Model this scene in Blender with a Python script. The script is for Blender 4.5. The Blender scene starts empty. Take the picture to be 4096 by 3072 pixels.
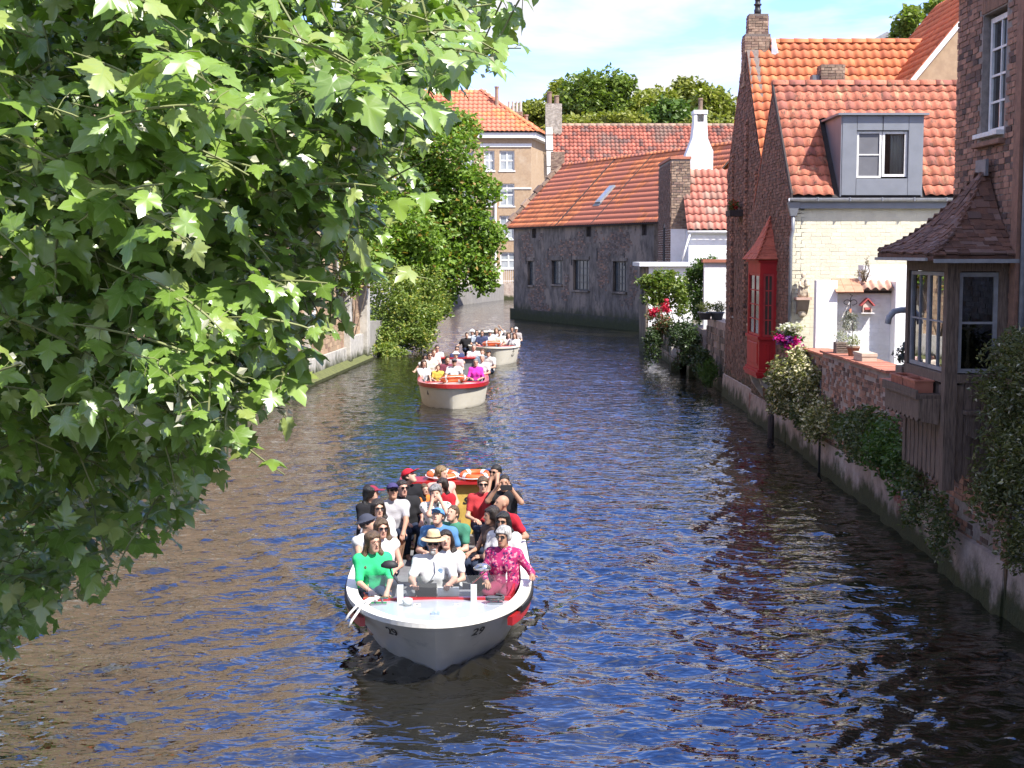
import bpy, math, random
import numpy as np
from mathutils import Vector, Matrix
random.seed(7); RNG = np.random.default_rng(7)
R = math.radians
sc = bpy.context.scene
C = sc.collection
# ---------------------------------------------------------------- camera
CAMH, F, PITCH = 4.7, 1434.0, 5.22
cam = bpy.data.cameras.new('camera'); co = bpy.data.objects.new('camera', cam); C.objects.link(co)
cam.sensor_width = 36; cam.lens = F/1024*36; cam.clip_end = 3000; cam.clip_start = 0.1
co.location = (0, 0, CAMH); co.rotation_euler = (R(90-PITCH), 0, 0)
sc.camera = co
# ---------------------------------------------------------------- sky and sun
SUN = Vector((0.48, -0.44, 0.80)).normalized()          # towards the sun
w = bpy.data.worlds.new('World'); sc.world = w; w.use_nodes = True
nt = w.node_tree; nt.nodes.clear()
def wn(t, **k):
    n = nt.nodes.new(t)
    for a, b in k.items(): setattr(n, a, b)
    return n
L = nt.links.new
out = wn('ShaderNodeOutputWorld'); bg = wn('ShaderNodeBackground'); bg.inputs[1].default_value = 0.15
sky = wn('ShaderNodeTexSky', sky_type='NISHITA', sun_disc=False)
sky.sun_elevation = math.asin(SUN.z); sky.sun_rotation = math.atan2(SUN.x, SUN.y)
sky.altitude = 0; sky.air_density = 1.0; sky.dust_density = 0.6; sky.ozone_density = 2.5
tc = wn('ShaderNodeTexCoord'); sx = wn('ShaderNodeSeparateXYZ'); L(tc.outputs['Generated'], sx.inputs[0])
mz = wn('ShaderNodeMath', operation='ADD'); L(sx.outputs[2], mz.inputs[0]); mz.inputs[1].default_value = 0.16
mm = wn('ShaderNodeMath', operation='MAXIMUM'); L(mz.outputs[0], mm.inputs[0]); mm.inputs[1].default_value = 0.05
dv = wn('ShaderNodeVectorMath', operation='DIVIDE'); L(tc.outputs['Generated'], dv.inputs[0])
cb = wn('ShaderNodeCombineXYZ'); [L(mm.outputs[0], cb.inputs[i]) for i in range(3)]; L(cb.outputs[0], dv.inputs[1])
mp = wn('ShaderNodeMapping'); L(dv.outputs[0], mp.inputs[0]); mp.inputs['Scale'].default_value = (1.0, 1.0, 0.0)
mp.inputs['Location'].default_value = (7.3, 4.2, 0)
nz = wn('ShaderNodeTexNoise'); L(mp.outputs[0], nz.inputs[0]); nz.inputs['Scale'].default_value = 1.15
nz.inputs['Detail'].default_value = 9; nz.inputs['Roughness'].default_value = 0.55; nz.inputs['Distortion'].default_value = 0.35
rp = wn('ShaderNodeValToRGB'); L(nz.outputs[0], rp.inputs[0])
rp.color_ramp.elements[0].position = 0.44; rp.color_ramp.elements[1].position = 0.56
rp.color_ramp.elements[0].color = (0, 0, 0, 1); rp.color_ramp.elements[1].color = (1, 1, 1, 1)
n2 = wn('ShaderNodeTexNoise'); L(mp.outputs[0], n2.inputs[0]); n2.inputs['Scale'].default_value = 3.4; n2.inputs['Detail'].default_value = 6
cc = wn('ShaderNodeMix', data_type='RGBA'); L(n2.outputs[0], cc.inputs[0])
cc.inputs[6].default_value = (2.05, 2.1, 2.45, 1); cc.inputs[7].default_value = (3.4, 3.3, 3.25, 1)
mx = wn('ShaderNodeMix', data_type='RGBA'); L(rp.outputs[0], mx.inputs[0]); skt = wn('ShaderNodeMix', data_type='RGBA', blend_type='MULTIPLY'); skt.inputs[0].default_value = 1; L(sky.outputs[0], skt.inputs[6]); skt.inputs[7].default_value = (.68, .69, 1.0, 1); hsv = wn('ShaderNodeHueSaturation'); hsv.inputs['Saturation'].default_value = 1.12; hsv.inputs['Value'].default_value = 1.12; L(skt.outputs[2], hsv.inputs['Color']); L(hsv.outputs[0], mx.inputs[6]); L(cc.outputs[2], mx.inputs[7])
L(mx.outputs[2], bg.inputs[0]); L(bg.outputs[0], out.inputs[0])
sl = bpy.data.lights.new('sun', 'SUN'); sl.energy = 3.7; sl.angle = R(0.53); sl.color = (1.0, 0.96, 0.90)
so = bpy.data.objects.new('sun', sl); C.objects.link(so); so.rotation_euler = SUN.to_track_quat('Z', 'Y').to_euler(); so.location = (20, -20, 40)
sc.render.engine = 'CYCLES'
sc.view_settings.view_transform = 'Standard'; sc.view_settings.look = 'None'
sc.view_settings.exposure = 1.4; sc.view_settings.gamma = 1; sc.view_settings.use_curve_mapping = False
sc.cycles.max_bounces = 6; sc.cycles.transparent_max_bounces = 12
sc.cycles.caustics_reflective = False; sc.cycles.caustics_refractive = False

# ---------------------------------------------------------------- helpers
CP, SP = math.cos(R(PITCH)), math.sin(R(PITCH))
def ray(px, py):                                     # direction of the line of sight through a picture point
    a, b = (px-512)/F, (384-py)/F
    return Vector((a, CP + b*SP, b*CP - SP))
def at_y(px, py, y): d = ray(px, py); t = y/d.y; return Vector((d.x*t, y, CAMH + d.z*t))
def at_z(px, py, z): d = ray(px, py); t = (z-CAMH)/d.z; return Vector((d.x*t, d.y*t, z))
def proj(p):
    x, y, z = p[0], p[1], p[2]-CAMH
    dep = y*CP - z*SP; up = y*SP + z*CP
    if dep < 0.1: return None
    return 512 + F*x/dep, 384 - F*up/dep, dep

class NB:                                            # node builder
    def __init__(s, name):
        s.m = bpy.data.materials.new(name); s.m.use_nodes = True; s.t = s.m.node_tree; s.t.nodes.clear()
        s.out = s.t.nodes.new('ShaderNodeOutputMaterial')
    def n(s, t, ins=None, **props):
        nd = s.t.nodes.new(t)
        for k, v in props.items(): setattr(nd, k, v)
        for k, v in (ins or {}).items():
            if isinstance(v, bpy.types.NodeSocket): s.t.links.new(v, nd.inputs[k])
            else: nd.inputs[k].default_value = v
        return nd
    def math(s, op, a, b=0.0, c=None, clamp=False):
        i = {0: a, 1: b}
        if c is not None: i[2] = c
        return s.n('ShaderNodeMath', i, operation=op, use_clamp=clamp).outputs[0]
    def mix(s, f, a, b, mode='MIX'):
        a = a if isinstance(a, bpy.types.NodeSocket) else (*a[:3], 1); b = b if isinstance(b, bpy.types.NodeSocket) else (*b[:3], 1)
        return s.n('ShaderNodeMix', {0: f, 6: a, 7: b}, data_type='RGBA', blend_type=mode).outputs[2]
    def noise(s, vec, scale, detail=4, rough=0.55, dist=0.0):
        return s.n('ShaderNodeTexNoise', {'Vector': vec, 'Scale': scale, 'Detail': detail, 'Roughness': rough, 'Distortion': dist}).outputs[0]
    def step(s, v, lo, hi):
        return s.n('ShaderNodeMapRange', {0: v, 1: lo, 2: hi, 3: 0.0, 4: 1.0}, interpolation_type='SMOOTHSTEP').outputs[0]
    def pos(s): return s.n('ShaderNodeNewGeometry').outputs['Position']
    def piece(s):                                    # one random number for each loose piece
        a = s.n('ShaderNodeObjectInfo').outputs['Random']; b = s.n('ShaderNodeNewGeometry').outputs['Random Per Island']
        return s.math('FRACT', s.math('ADD', a, b))
    def done(s, shader): s.t.links.new(shader, s.out.inputs[0]); return s.m

MATS = {}
def M(name, c, c2=None, rough=0.7, nscale=6, piece=0.0, piece2=None, bump=0.0, bscale=40, spec=0.4, metal=0.0, stain=None,
      stain_scale=1.2, stain_at=(0.5, 0.62), algae=None, stretch=None, coat=0.0, extra=None, moss=None):
    """Procedural surface: two tones by noise, per-piece variation, stains, algae band above the water line, bump."""
    if name in MATS: return MATS[name]
    b = NB(name); p = b.pos()
    if stretch: p = b.n('ShaderNodeMapping', {0: p, 'Scale': stretch}).outputs[0]
    c2 = c2 or tuple(x*0.72 for x in c)
    nf = b.noise(p, nscale, 6, 0.62)
    col = b.mix(b.step(nf, 0.3, 0.7), c, c2)
    if piece:
        r = b.piece()
        if piece2: col = b.mix(b.step(r, 0.62, 0.95), col, piece2)
        v = b.math('MULTIPLY_ADD', b.math('FRACT', b.math('MULTIPLY', r, 7.31)), 2*piece, 1-piece)
        col = b.mix(1.0, col, b.n('ShaderNodeCombineColor', {0: v, 1: v, 2: v}).outputs[0], 'MULTIPLY')
    for st, ss, sa in ([(stain, stain_scale, stain_at)] if stain else []) + ([moss] if moss else []):
        col = b.mix(b.step(b.noise(p, ss, 7, 0.68), *sa), col, st)
    if algae:
        z = b.n('ShaderNodeSeparateXYZ', {0: b.pos()}).outputs[2]
        hz = b.math('MULTIPLY_ADD', b.noise(p, 1.6, 6, 0.65), 1.3, -0.65)
        t = b.step(b.math('ADD', z, hz), algae*1.35, algae*0.4)
        gcol = b.mix(b.noise(p, 5, 4), (0.018, 0.022, 0.010), (0.055, 0.062, 0.018))
        col = b.mix(t, col, gcol)
    sh = b.n('ShaderNodeBsdfPrincipled', {'Base Color': col, 'Roughness': rough, 'Metallic': metal, 'Specular IOR Level': spec, 'Coat Weight': coat})
    if bump:
        h = b.noise(p, bscale, 5, 0.6)
        bn = b.n('ShaderNodeBump', {'Strength': bump, 'Distance': 0.02, 'Height': h})
        b.t.links.new(bn.outputs[0], sh.inputs['Normal'])
    MATS[name] = b.done(sh.outputs[0]); return MATS[name]

def leafmat(name, c, c2, trans=0.35, rough=0.42, veins=False, dots=None):
    if name in MATS: return MATS[name]
    b = NB(name); r = b.piece()
    col = b.mix(r, c, c2)
    if dots: col = b.mix(b.step(b.math('FRACT', b.math('MULTIPLY', r, 13.7)), 1-dots[1]-0.02, 1-dots[1]+0.02), col, dots[0])
    if veins:
        uv = b.n('ShaderNodeUVMap').outputs[0]; s = b.n('ShaderNodeSeparateXYZ', {0: uv})
        ang = b.math('ARCTAN2', s.outputs[0], s.outputs[1])
        pp = b.math('PINGPONG', ang, 0.36)
        rad = b.math('SQRT', b.math('ADD', b.math('POWER', s.outputs[0], 2), b.math('POWER', s.outputs[1], 2)))
        d = b.math('MULTIPLY', pp, rad)
        v = b.math('SUBTRACT', 1.0, b.step(d, 0.006, 0.022))
        col = b.mix(b.math('MULTIPLY', v, 0.5), col, (0.22, 0.30, 0.10))
    df = b.n('ShaderNodeBsdfPrincipled', {'Base Color': col, 'Roughness': rough, 'Specular IOR Level': 0.95 if veins else 0.45})
    tcol = b.mix(1.0, col, (1.15, 1.35, 0.45), 'MULTIPLY')
    tr = b.n('ShaderNodeBsdfTranslucent', {0: tcol})
    mxs = b.n('ShaderNodeMixShader', {0: trans, 1: df.outputs[0], 2: tr.outputs[0]})
    MATS[name] = b.done(mxs.outputs[0]); return MATS[name]

def clearglass(name='clear_glass', tint=(0.93, 0.96, 0.95), refl=0.06):
    if name in MATS: return MATS[name]
    b = NB(name)
    lw = b.n('ShaderNodeLayerWeight', {0: 0.35}).outputs['Fresnel']
    f = b.math('ADD', b.math('MULTIPLY', lw, 0.9), refl, clamp=True)
    mxs = b.n('ShaderNodeMixShader', {0: f, 1: b.n('ShaderNodeBsdfTransparent', {0: (*tint, 1)}).outputs[0],
                                      2: b.n('ShaderNodeBsdfGlossy', {0: (1, 1, 1, 1), 'Roughness': 0.01}).outputs[0]})
    MATS[name] = b.done(mxs.outputs[0]); return MATS[name]

class MB:                                            # mesh builder
    def __init__(s): s.v = []; s.f = []; s.uv = None
    def add(s, vs, fs):
        o = len(s.v); s.v += [tuple(x) for x in vs]; s.f += [tuple(i+o for i in f) for f in fs]; return s
    def box(s, a, b):
        (x0, y0, z0), (x1, y1, z1) = a, b
        return s.add([(x0,y0,z0),(x1,y0,z0),(x1,y1,z0),(x0,y1,z0),(x0,y0,z1),(x1,y0,z1),(x1,y1,z1),(x0,y1,z1)],
                     [(0,3,2,1),(4,5,6,7),(0,1,5,4),(1,2,6,5),(2,3,7,6),(3,0,4,7)])
    def obox(s, o, U, V, N, w, h, d, bev=0.0):       # box from corner o along U,V (front face at N*d)
        o, U, V, N = Vector(o), Vector(U), Vector(V), Vector(N)
        b = bev
        fr = [o+U*b+V*b+N*d, o+U*(w-b)+V*b+N*d, o+U*(w-b)+V*(h-b)+N*d, o+U*b+V*(h-b)+N*d]
        mid = [o+N*(d-b), o+U*w+N*(d-b), o+U*w+V*h+N*(d-b), o+V*h+N*(d-b)]
        bk = [o, o+U*w, o+U*w+V*h, o+V*h]
        if b <= 0: return s.add(fr+bk, [(0,1,2,3),(7,6,5,4),(4,5,1,0),(5,6,2,1),(6,7,3,2),(7,4,0,3)])
        fs = [(0,1,2,3),(11,10,9,8)]
        for i in range(4):
            j = (i+1) % 4; fs += [(4+i,4+j,j,i),(8+i,8+j,4+j,4+i)]
        return s.add(fr+mid+bk, fs)
    def prism(s, pts, ext):                          # polygon (list of 3D points) extruded by vector ext
        n = len(pts); pts = [Vector(p) for p in pts]; e = Vector(ext)
        return s.add(pts+[p+e for p in pts], [tuple(range(n))[::-1], tuple(range(n, 2*n))]+[(i,(i+1)%n,n+(i+1)%n,n+i) for i in range(n)])
    def tube(s, pts, r, n=8, cap=True):
        pts = [Vector(p) for p in pts]; rs = r if isinstance(r, (list, tuple)) else [r]*len(pts)
        o = len(s.v); k = len(pts); up = None
        for i, p in enumerate(pts):
            t = (pts[min(i+1,k-1)]-pts[max(i-1,0)]).normalized()
            if up is None: up = Vector((0,0,1)) if abs(t.z) < .9 else Vector((1,0,0))
            a = t.cross(up).normalized(); b = a.cross(t).normalized(); up = b
            for j in range(n):
                an = 2*math.pi*j/n; s.v.append(tuple(p+a*math.cos(an)*rs[i]+b*math.sin(an)*rs[i]))
        for i in range(k-1):
            for j in range(n):
                s.f.append((o+i*n+j, o+i*n+(j+1)%n, o+(i+1)*n+(j+1)%n, o+(i+1)*n+j))
        if cap: s.f += [tuple(o+j for j in range(n))[::-1], tuple(o+(k-1)*n+j for j in range(n))]
        return s
    def lathe(s, prof, c=(0,0,0), n=16, sx=1, sy=1):
        o = len(s.v)
        for r, z in prof:
            for j in range(n):
                a = 2*math.pi*j/n; s.v.append((c[0]+r*sx*math.cos(a), c[1]+r*sy*math.sin(a), c[2]+z))
        for i in range(len(prof)-1):
            for j in range(n): s.f.append((o+i*n+j, o+i*n+(j+1)%n, o+(i+1)*n+(j+1)%n, o+(i+1)*n+j))
        s.f += [tuple(o+j for j in range(n))[::-1], tuple(o+(len(prof)-1)*n+j for j in range(n))]
        return s
    def mesh(s, name='m', smooth=False):
        me = bpy.data.meshes.new(name); me.from_pydata(s.v, [], s.f); me.update()
        if smooth: me.shade_smooth()
        return me
    def build(s, name, mat, parent=None, smooth=False): return add(name, s.mesh(name, smooth), mat, parent)

BASE = {}
def add(name, me, mat, parent=None):
    if mat is not None and not me.materials: me.materials.append(mat)
    o = bpy.data.objects.new(name, me); C.objects.link(o)
    if parent is not None:
        o.parent = parent
        if parent.name in BASE: o.matrix_parent_inverse = Matrix.Translation(-BASE[parent.name])
    return o
def thing(name, label, cat, loc=(0,0,0), group=None, local=False, rz=0):
    o = bpy.data.objects.new(name, None); C.objects.link(o); o.location = loc; o.empty_display_size = 0.2
    o.rotation_euler = (0, 0, rz)
    o['label'] = label; o['category'] = cat
    if group: o['group'] = group
    if not local: BASE[o.name] = Vector(loc)
    return o
def tag(o, label, cat, group=None):
    o['label'] = label; o['category'] = cat
    if group: o['group'] = group
    return o
def struct(o): o['kind'] = 'structure'; return o
def stuff(o): o['kind'] = 'stuff'; return o

def frame(o, U, V, N, su=1, sv=1, sn=1):             # 4x4 with scaled axes
    m = np.eye(4); m[:3,0] = np.array(U)*su; m[:3,1] = np.array(V)*sv; m[:3,2] = np.array(N)*sn; m[:3,3] = np.array(o)
    return m
def pieces(parent, name, meshes, mats4, mat, nmax=300, rest=None, pick=None, uv=False, smooth=False):
    """Alike pieces: the nmax that show largest become objects sharing mesh data, the rest one joined part."""
    if not mats4: return
    if not isinstance(meshes, list): meshes = [meshes]
    sc_ = []
    for i, m in enumerate(mats4):
        q = proj(m[:3,3]); s = -1.0
        if q and -6 < q[0] < 1030 and -6 < q[1] < 774: s = np.linalg.norm(m[:3,0])*np.linalg.norm(m[:3,1])/q[2]
        if pick is not None: s = pick[i]
        sc_.append(s)
    order = np.argsort(-np.array(sc_), kind='stable')
    solo = [i for i in order[:nmax] if sc_[i] > 0]; ss = set(solo)
    other = [i for i in range(len(mats4)) if i not in ss]
    if meshes[0].materials and meshes[0].materials[0] != mat:
        meshes = [me.copy() for me in meshes]
        for me in meshes: me.materials.clear()
    for me in meshes:
        if not me.materials: me.materials.append(mat)
    for i in solo:
        o = bpy.data.objects.new(name, meshes[i % len(meshes)]); C.objects.link(o)
        o.parent = parent
        if parent.name in BASE: o.matrix_parent_inverse = Matrix.Translation(-BASE[parent.name])
        o.matrix_basis = Matrix(mats4[i].tolist())
    if other:
        joined(parent, rest or name+'_field', meshes, [(mats4[i], i % len(meshes)) for i in other], mat, uv, smooth)
def joined(parent, name, meshes, items, mat, uv=False, smooth=False):
    data = []
    for me in meshes:
        v = np.empty(len(me.vertices)*3); me.vertices.foreach_get('co', v); v = np.c_[v.reshape(-1,3), np.ones(len(me.vertices))]
        lp = np.empty(len(me.loops), dtype=np.int32); me.loops.foreach_get('vertex_index', lp)
        ls = np.empty(len(me.polygons), dtype=np.int32); me.polygons.foreach_get('loop_total', ls)
        u = None
        if uv: u = np.empty(len(me.loops)*2, dtype=np.float32); me.uv_layers[0].data.foreach_get('uv', u)
        data.append((v, lp, ls, u))
    V = []; Lp = []; Ls = []; Uv = []; off = 0
    for m, k in items:
        v, lp, ls, u = data[k]
        V.append((v @ m.T)[:, :3]); Lp.append(lp+off); Ls.append(ls); off += len(v)
        if uv: Uv.append(u)
    V = np.concatenate(V); Lp = np.concatenate(Lp); Ls = np.concatenate(Ls)
    me = npmesh(name, V, Lp, Ls, np.concatenate(Uv) if uv else None, smooth)
    return stuff(add(name, me, mat, parent))
def npmesh(name, V, Lp, Ls, uv=None, smooth=False):
    me = bpy.data.meshes.new(name)
    me.vertices.add(len(V)); me.vertices.foreach_set('co', np.ascontiguousarray(V, dtype=np.float32).ravel())
    me.loops.add(len(Lp)); me.loops.foreach_set('vertex_index', np.ascontiguousarray(Lp, dtype=np.int32))
    st = np.concatenate([[0], np.cumsum(Ls)[:-1]]).astype(np.int32)
    me.polygons.add(len(Ls)); me.polygons.foreach_set('loop_start', st); me.polygons.foreach_set('loop_total', np.asarray(Ls, dtype=np.int32))
    if uv is not None:
        l = me.uv_layers.new(name='UVMap'); l.data.foreach_set('uv', np.ascontiguousarray(uv, dtype=np.float32))
    me.update(calc_edges=True); me.validate()
    me.shade_smooth() if smooth else me.shade_flat()
    return me

# brick piece: unit box, front face bevelled a little
def brick_meshes(n=4):
    L_ = []
    for k in range(n):
        b = MB(); b.obox((0,0,0), (1,0,0), (0,1,0), (0,0,1), 1, 1, 1)
        j = lambda s: random.uniform(-s, s)
        b.v = [(x+j(.025), y+j(.07), z+(j(.10) if z > .5 else 0)) for x, y, z in b.v]
        b.f = [f for f in b.f if f != (7,6,5,4)]
        L_.append(b.mesh('brick'))
    return L_
def bricks(parent, o, U, V, N, w, h, mat, bl=0.21, bh=0.065, jt=0.012, proud=0.012, inside=None, nmax=300, keep=1.0, name='brick', back=False):
    o, U, V, N = [np.array(Vector(a)) for a in (o, U, V, N)]
    ms = []; rows = int(h/(bh+jt))
    for r in range(rows):
        v = r*(bh+jt); u = -random.random()*.02 - (0.5*(bl+jt) if r % 2 else 0)
        hd = (r % 4 == 3)
        while u < w:
            l = bl*(0.48 if hd and random.random() < .5 else 1)*random.uniform(.94, 1.04)
            a, e = max(u, 0), min(u+l, w)
            if e-a > .04 and random.random() < keep and (inside is None or (inside(a+.01, v) and inside(e-.01, v) and inside(a+.01, v+bh) and inside(e-.01, v+bh))):
                ms.append(frame(o+U*a+V*(v+random.uniform(-.004,.004)), U, V, N, e-a, bh*random.uniform(.93,1.03), proud*random.uniform(.5,1.4)))
            u += l+jt
    pieces(parent, name, BRK, ms, mat, nmax, name+'_courses')
BRK = brick_meshes()

def tile_mesh(wd, ln, amp=0.035, lip=0.028, seg=8, th=0.016, over=1.16):
    b = MB(); n = seg+1
    prof = []
    for i in range(n):
        t = i/seg*1.06; prof.append((t*wd, amp*(0.5-0.5*math.cos(2*math.pi*t))**1.0 * (1 if True else 0) - amp*.15*math.sin(2*math.pi*t)))
    vs = [(x, 0, z+lip) for x, z in prof] + [(x, ln*over, z) for x, z in prof] + [(x, 0.004, z+lip-th) for x, z in prof]
    fs = [(i, i+1, n+i+1, n+i) for i in range(seg)] + [(2*n+i, 2*n+i+1, i+1, i) for i in range(seg)]
    b.add(vs, fs); b.add([vs[seg], vs[2*n-1], (vs[2*n-1][0], vs[2*n-1][1], vs[2*n-1][2]-th), (vs[seg][0], vs[seg][1], vs[seg][2]-th)], [(0,3,2,1)])
    me = b.mesh('tile'); return me
def tile_roof(parent, P0, U, S, W, Ls, wd, ln, mat, keep=None, nmax=300, amp=0.035, name='tile', deckmat=None, lip=0.028, jit=0.006):
    P0, U, S = [np.array(Vector(a)) for a in (P0, U, S)]
    N = np.cross(U, S); N /= np.linalg.norm(N)
    if N[2] < 0: N = -N
    nu, ns = int(round(W/wd)), int(round(Ls/ln)); wd = W/nu; ln = Ls/ns
    me = tile_mesh(wd, ln, amp, lip)
    ms = []
    for j in range(ns):
        for i in range(nu):
            if keep and not keep((i+.5)*wd, (j+.5)*ln): continue
            ms.append(frame(P0+U*(i*wd)+S*(j*ln+random.uniform(-jit,jit)*1.5)+N*random.uniform(0.0,jit), U, S, N))
    for p in me.polygons: p.use_smooth = True
    pieces(parent, name, me, ms, mat, nmax, name+'_field', smooth=True)
def sheet(parent, name, pts, th, mat):               # a slab of thickness th below the polygon
    pts = [Vector(p) for p in pts]; n = (pts[1]-pts[0]).cross(pts[2]-pts[0]).normalized()
    if n.z < 0: n = -n
    return MB().prism([p-n*th for p in pts], n*th).build(name, mat, parent)
def ridge(parent, A, B, r, ln, mat, name='ridge_tile', nmax=60):
    A, B = Vector(A), Vector(B); D = (B-A); n = max(1, int(D.length/ln)); D.normalize()
    sd = D.cross(Vector((0,0,1))).normalized(); up = sd.cross(D)
    b = MB(); k = 7; ll = (B-A).length/n*1.05
    for y, rr in ((0, 1.12), (ll, 1.0)):
        for i in range(k):
            a = math.pi*i/(k-1); b.v.append((rr*r*math.cos(a), y, rr*r*math.sin(a)))
    b.f = [(i, i+1, k+i+1, k+i) for i in range(k-1)] + [tuple(range(k))[::-1], tuple(range(k, 2*k))]
    me = b.mesh('ridge', True)
    pieces(parent, name, me, [frame(A+D*(i*ll/1.05), sd, D, up) for i in range(n)], mat, nmax)

def wall(parent, name, o, U, V, N, w, h, th, mat, holes=(), top=None):
    """Slab w x h whose front face lies in the plane through o; rectangular openings cut right through."""
    o, U, V, N = [Vector(a) for a in (o, U, V, N)]
    us = sorted({0, w, *[x for q in holes for x in (q[0], q[2])]}); vs = sorted({0, h, *[x for q in holes for x in (q[1], q[3])]})
    b = MB(); solid = lambda i, j: 0 <= i < len(us)-1 and 0 <= j < len(vs)-1 and not any(q[0] < (us[i]+us[i+1])/2 < q[2] and q[1] < (vs[j]+vs[j+1])/2 < q[3] for q in holes)
    P = lambda u, v, d: o+U*u+V*v-N*d
    for i in range(len(us)-1):
        for j in range(len(vs)-1):
            if not solid(i, j): continue
            u0, u1, v0, v1 = us[i], us[i+1], vs[j], vs[j+1]
            b.add([P(u0,v0,0),P(u1,v0,0),P(u1,v1,0),P(u0,v1,0)], [(0,1,2,3)])
            b.add([P(u0,v0,th),P(u1,v0,th),P(u1,v1,th),P(u0,v1,th)], [(3,2,1,0)])
            for di, dj, q in ((-1,0,(P(u0,v0,0),P(u0,v1,0),P(u0,v1,th),P(u0,v0,th))),(1,0,(P(u1,v0,0),P(u1,v0,th),P(u1,v1,th),P(u1,v1,0))),
                              (0,-1,(P(u0,v0,0),P(u0,v0,th),P(u1,v0,th),P(u1,v0,0))),(0,1,(P(u0,v1,0),P(u1,v1,0),P(u1,v1,th),P(u0,v1,th)))):
                if not solid(i+di, j+dj): b.add(q, [(0,1,2,3)])
    if top: b.prism([P(u, v, 0) for u, v in top], -N*th)
    return b.build(name, mat, parent)
def window(parent, o, U, V, N, w, h, cols, rows, fmat, gmat, fr=0.06, mu=0.03, deep=0.05, sill=None, name='window', flat=False, split=None):
    """Frame with glazing bars set at o (lower corner, front of frame); every pane its own piece."""
    o, U, V, N = [Vector(a) for a in (o, U, V, N)]
    b = MB(); bx = lambda u0, v0, u1, v1, d0, d1: b.obox(o+U*u0+V*v0-N*d1, U, V, N, u1-u0, v1-v0, d1-d0)
    bx(0,0,fr,h,0,deep); bx(w-fr,0,w,h,0,deep); bx(fr,0,w-fr,fr,0,deep); bx(fr,h-fr,w-fr,h,0,deep)
    cw, rh = (w-2*fr)/cols, (h-2*fr)/rows
    for i in range(1, cols):
        t = mu*(2.2 if split and i == split else 1); bx(fr+i*cw-t/2, fr, fr+i*cw+t/2, h-fr, .004, deep-.004)
    for j in range(1, rows): bx(fr, fr+j*rh-mu/2, w-fr, fr+j*rh+mu/2, .007, deep-.007)
    f = parent if flat else b.build(name, fmat, parent)
    if flat: b.build('window_frame', fmat, parent)
    for i in range(cols):
        for j in range(rows):
            MB().obox(o+U*(fr+i*cw+.002)+V*(fr+j*rh+.002)-N*(deep*.62+random.uniform(0,.004)), U, V, N, cw-.004, rh-.004, .006).build('pane', gmat, f)
    if sill: MB().obox(o-U*sill[0]-V*sill[1]-N*.06, U, V, N, w+2*sill[0], sill[1], .06+sill[2], .005).build('sill', sill[3], f)
    return f
def curtain_box(parent, o, U, V, N, w, h, mat):      # dim room behind an opening
    o, U, V, N = [Vector(a) for a in (o, U, V, N)]
    return MB().obox(o-N*.30, U, V, N, w, h, .02).build('room_back', mat, parent)
X, Y, Z = Vector((1,0,0)), Vector((0,1,0)), Vector((0,0,1))
# ================================================================ materials
m_oldbrick = M('old_brick', (0.34,0.18,0.12), (0.23,0.125,0.085), 0.9, 9, piece=.32, piece2=(0.10,0.062,0.05), bump=.5, bscale=60, stain=(0.23,0.19,0.165), stain_scale=2.2, stain_at=(.6,.78), algae=.75)
m_mortar = M('mortar', (0.30,0.26,0.225), (0.20,0.17,0.15), 0.95, 14, bump=.6, bscale=70, algae=.75)
m_darkmortar = M('dark_mortar', (0.20,0.165,0.14), (0.13,0.105,0.09), 0.95, 14, bump=.6, bscale=70, algae=.75)
m_darkbrick = M('dark_brick', (0.21,0.125,0.088), (0.135,0.083,0.062), 0.9, 8, piece=.35, piece2=(0.19,0.10,0.07), bump=.5, bscale=60, stain=(0.16,0.135,0.12), stain_scale=1.7, stain_at=(.56,.74), algae=.9)
m_tanbrick = M('tan_brick', (0.42,0.30,0.185), (0.33,0.225,0.14), 0.9, 7, piece=.2, piece2=(0.27,0.17,0.11), bump=.4, bscale=50)
m_tanwall = M('tan_wall', (0.42,0.30,0.185), (0.34,0.235,0.145), 0.9, 5, bump=.4, bscale=50, stain=(0.46,0.36,0.25), stain_scale=.5, stain_at=(.5,.7))
m_brownwall = M('brown_wall', (0.22,0.13,0.095), (0.16,0.10,0.075), 0.9, 5, bump=.4)
m_stackbrick = M('stack_brick', (0.32,0.235,0.165), (0.20,0.13,0.09), 0.9, 7, piece=.3, piece2=(0.17,0.11,0.085), bump=.4)
m_cream = M('cream_paint', (0.66,0.61,0.45), (0.59,0.54,0.40), 0.7, 3, piece=.05, bump=.35, bscale=30, stain=(0.62,0.57,0.45), stain_scale=1.0, stain_at=(.62,.8))
m_white = M('white_lime', (0.80,0.79,0.77), (0.72,0.71,0.69), 0.8, 4, piece=.05, bump=.35, bscale=25, stain=(0.58,0.55,0.5), stain_scale=1.6, stain_at=(.63,.82))
m_render = M('grey_render', (0.19,0.158,0.13), (0.088,0.072,0.058), 0.95, 2.6, bump=.9, bscale=16, stain=(0.25,0.195,0.15), stain_scale=.6, stain_at=(.50,.58), algae=1.0, moss=((0.31,0.29,0.27), 3.1, (.62,.74)), stretch=(1,1,.55))
m_tileA = M('tile_orange', (0.60,0.195,0.075), (0.50,0.15,0.06), 0.75, 2.2, piece=.15, piece2=(0.47,0.135,0.06), bump=.15)
m_tileB = M('tile_weathered', (0.50,0.17,0.095), (0.39,0.125,0.075), 0.85, 5, piece=.2, piece2=(0.34,0.12,0.085), bump=.35, bscale=35, stain=(0.13,0.075,0.05), stain_scale=4.5, stain_at=(.50,.68), stretch=(2.6,1,1), moss=((0.42,0.31,0.17), 1.1, (.58,.70)))
m_tileC = M('tile_red_old', (0.44,0.14,0.09), (0.30,0.10,0.07), 0.85, 1.5, piece=.3, piece2=(0.17,0.09,0.075), stain=(0.20,0.13,0.10), stain_scale=.35, stain_at=(.5,.66))
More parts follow.
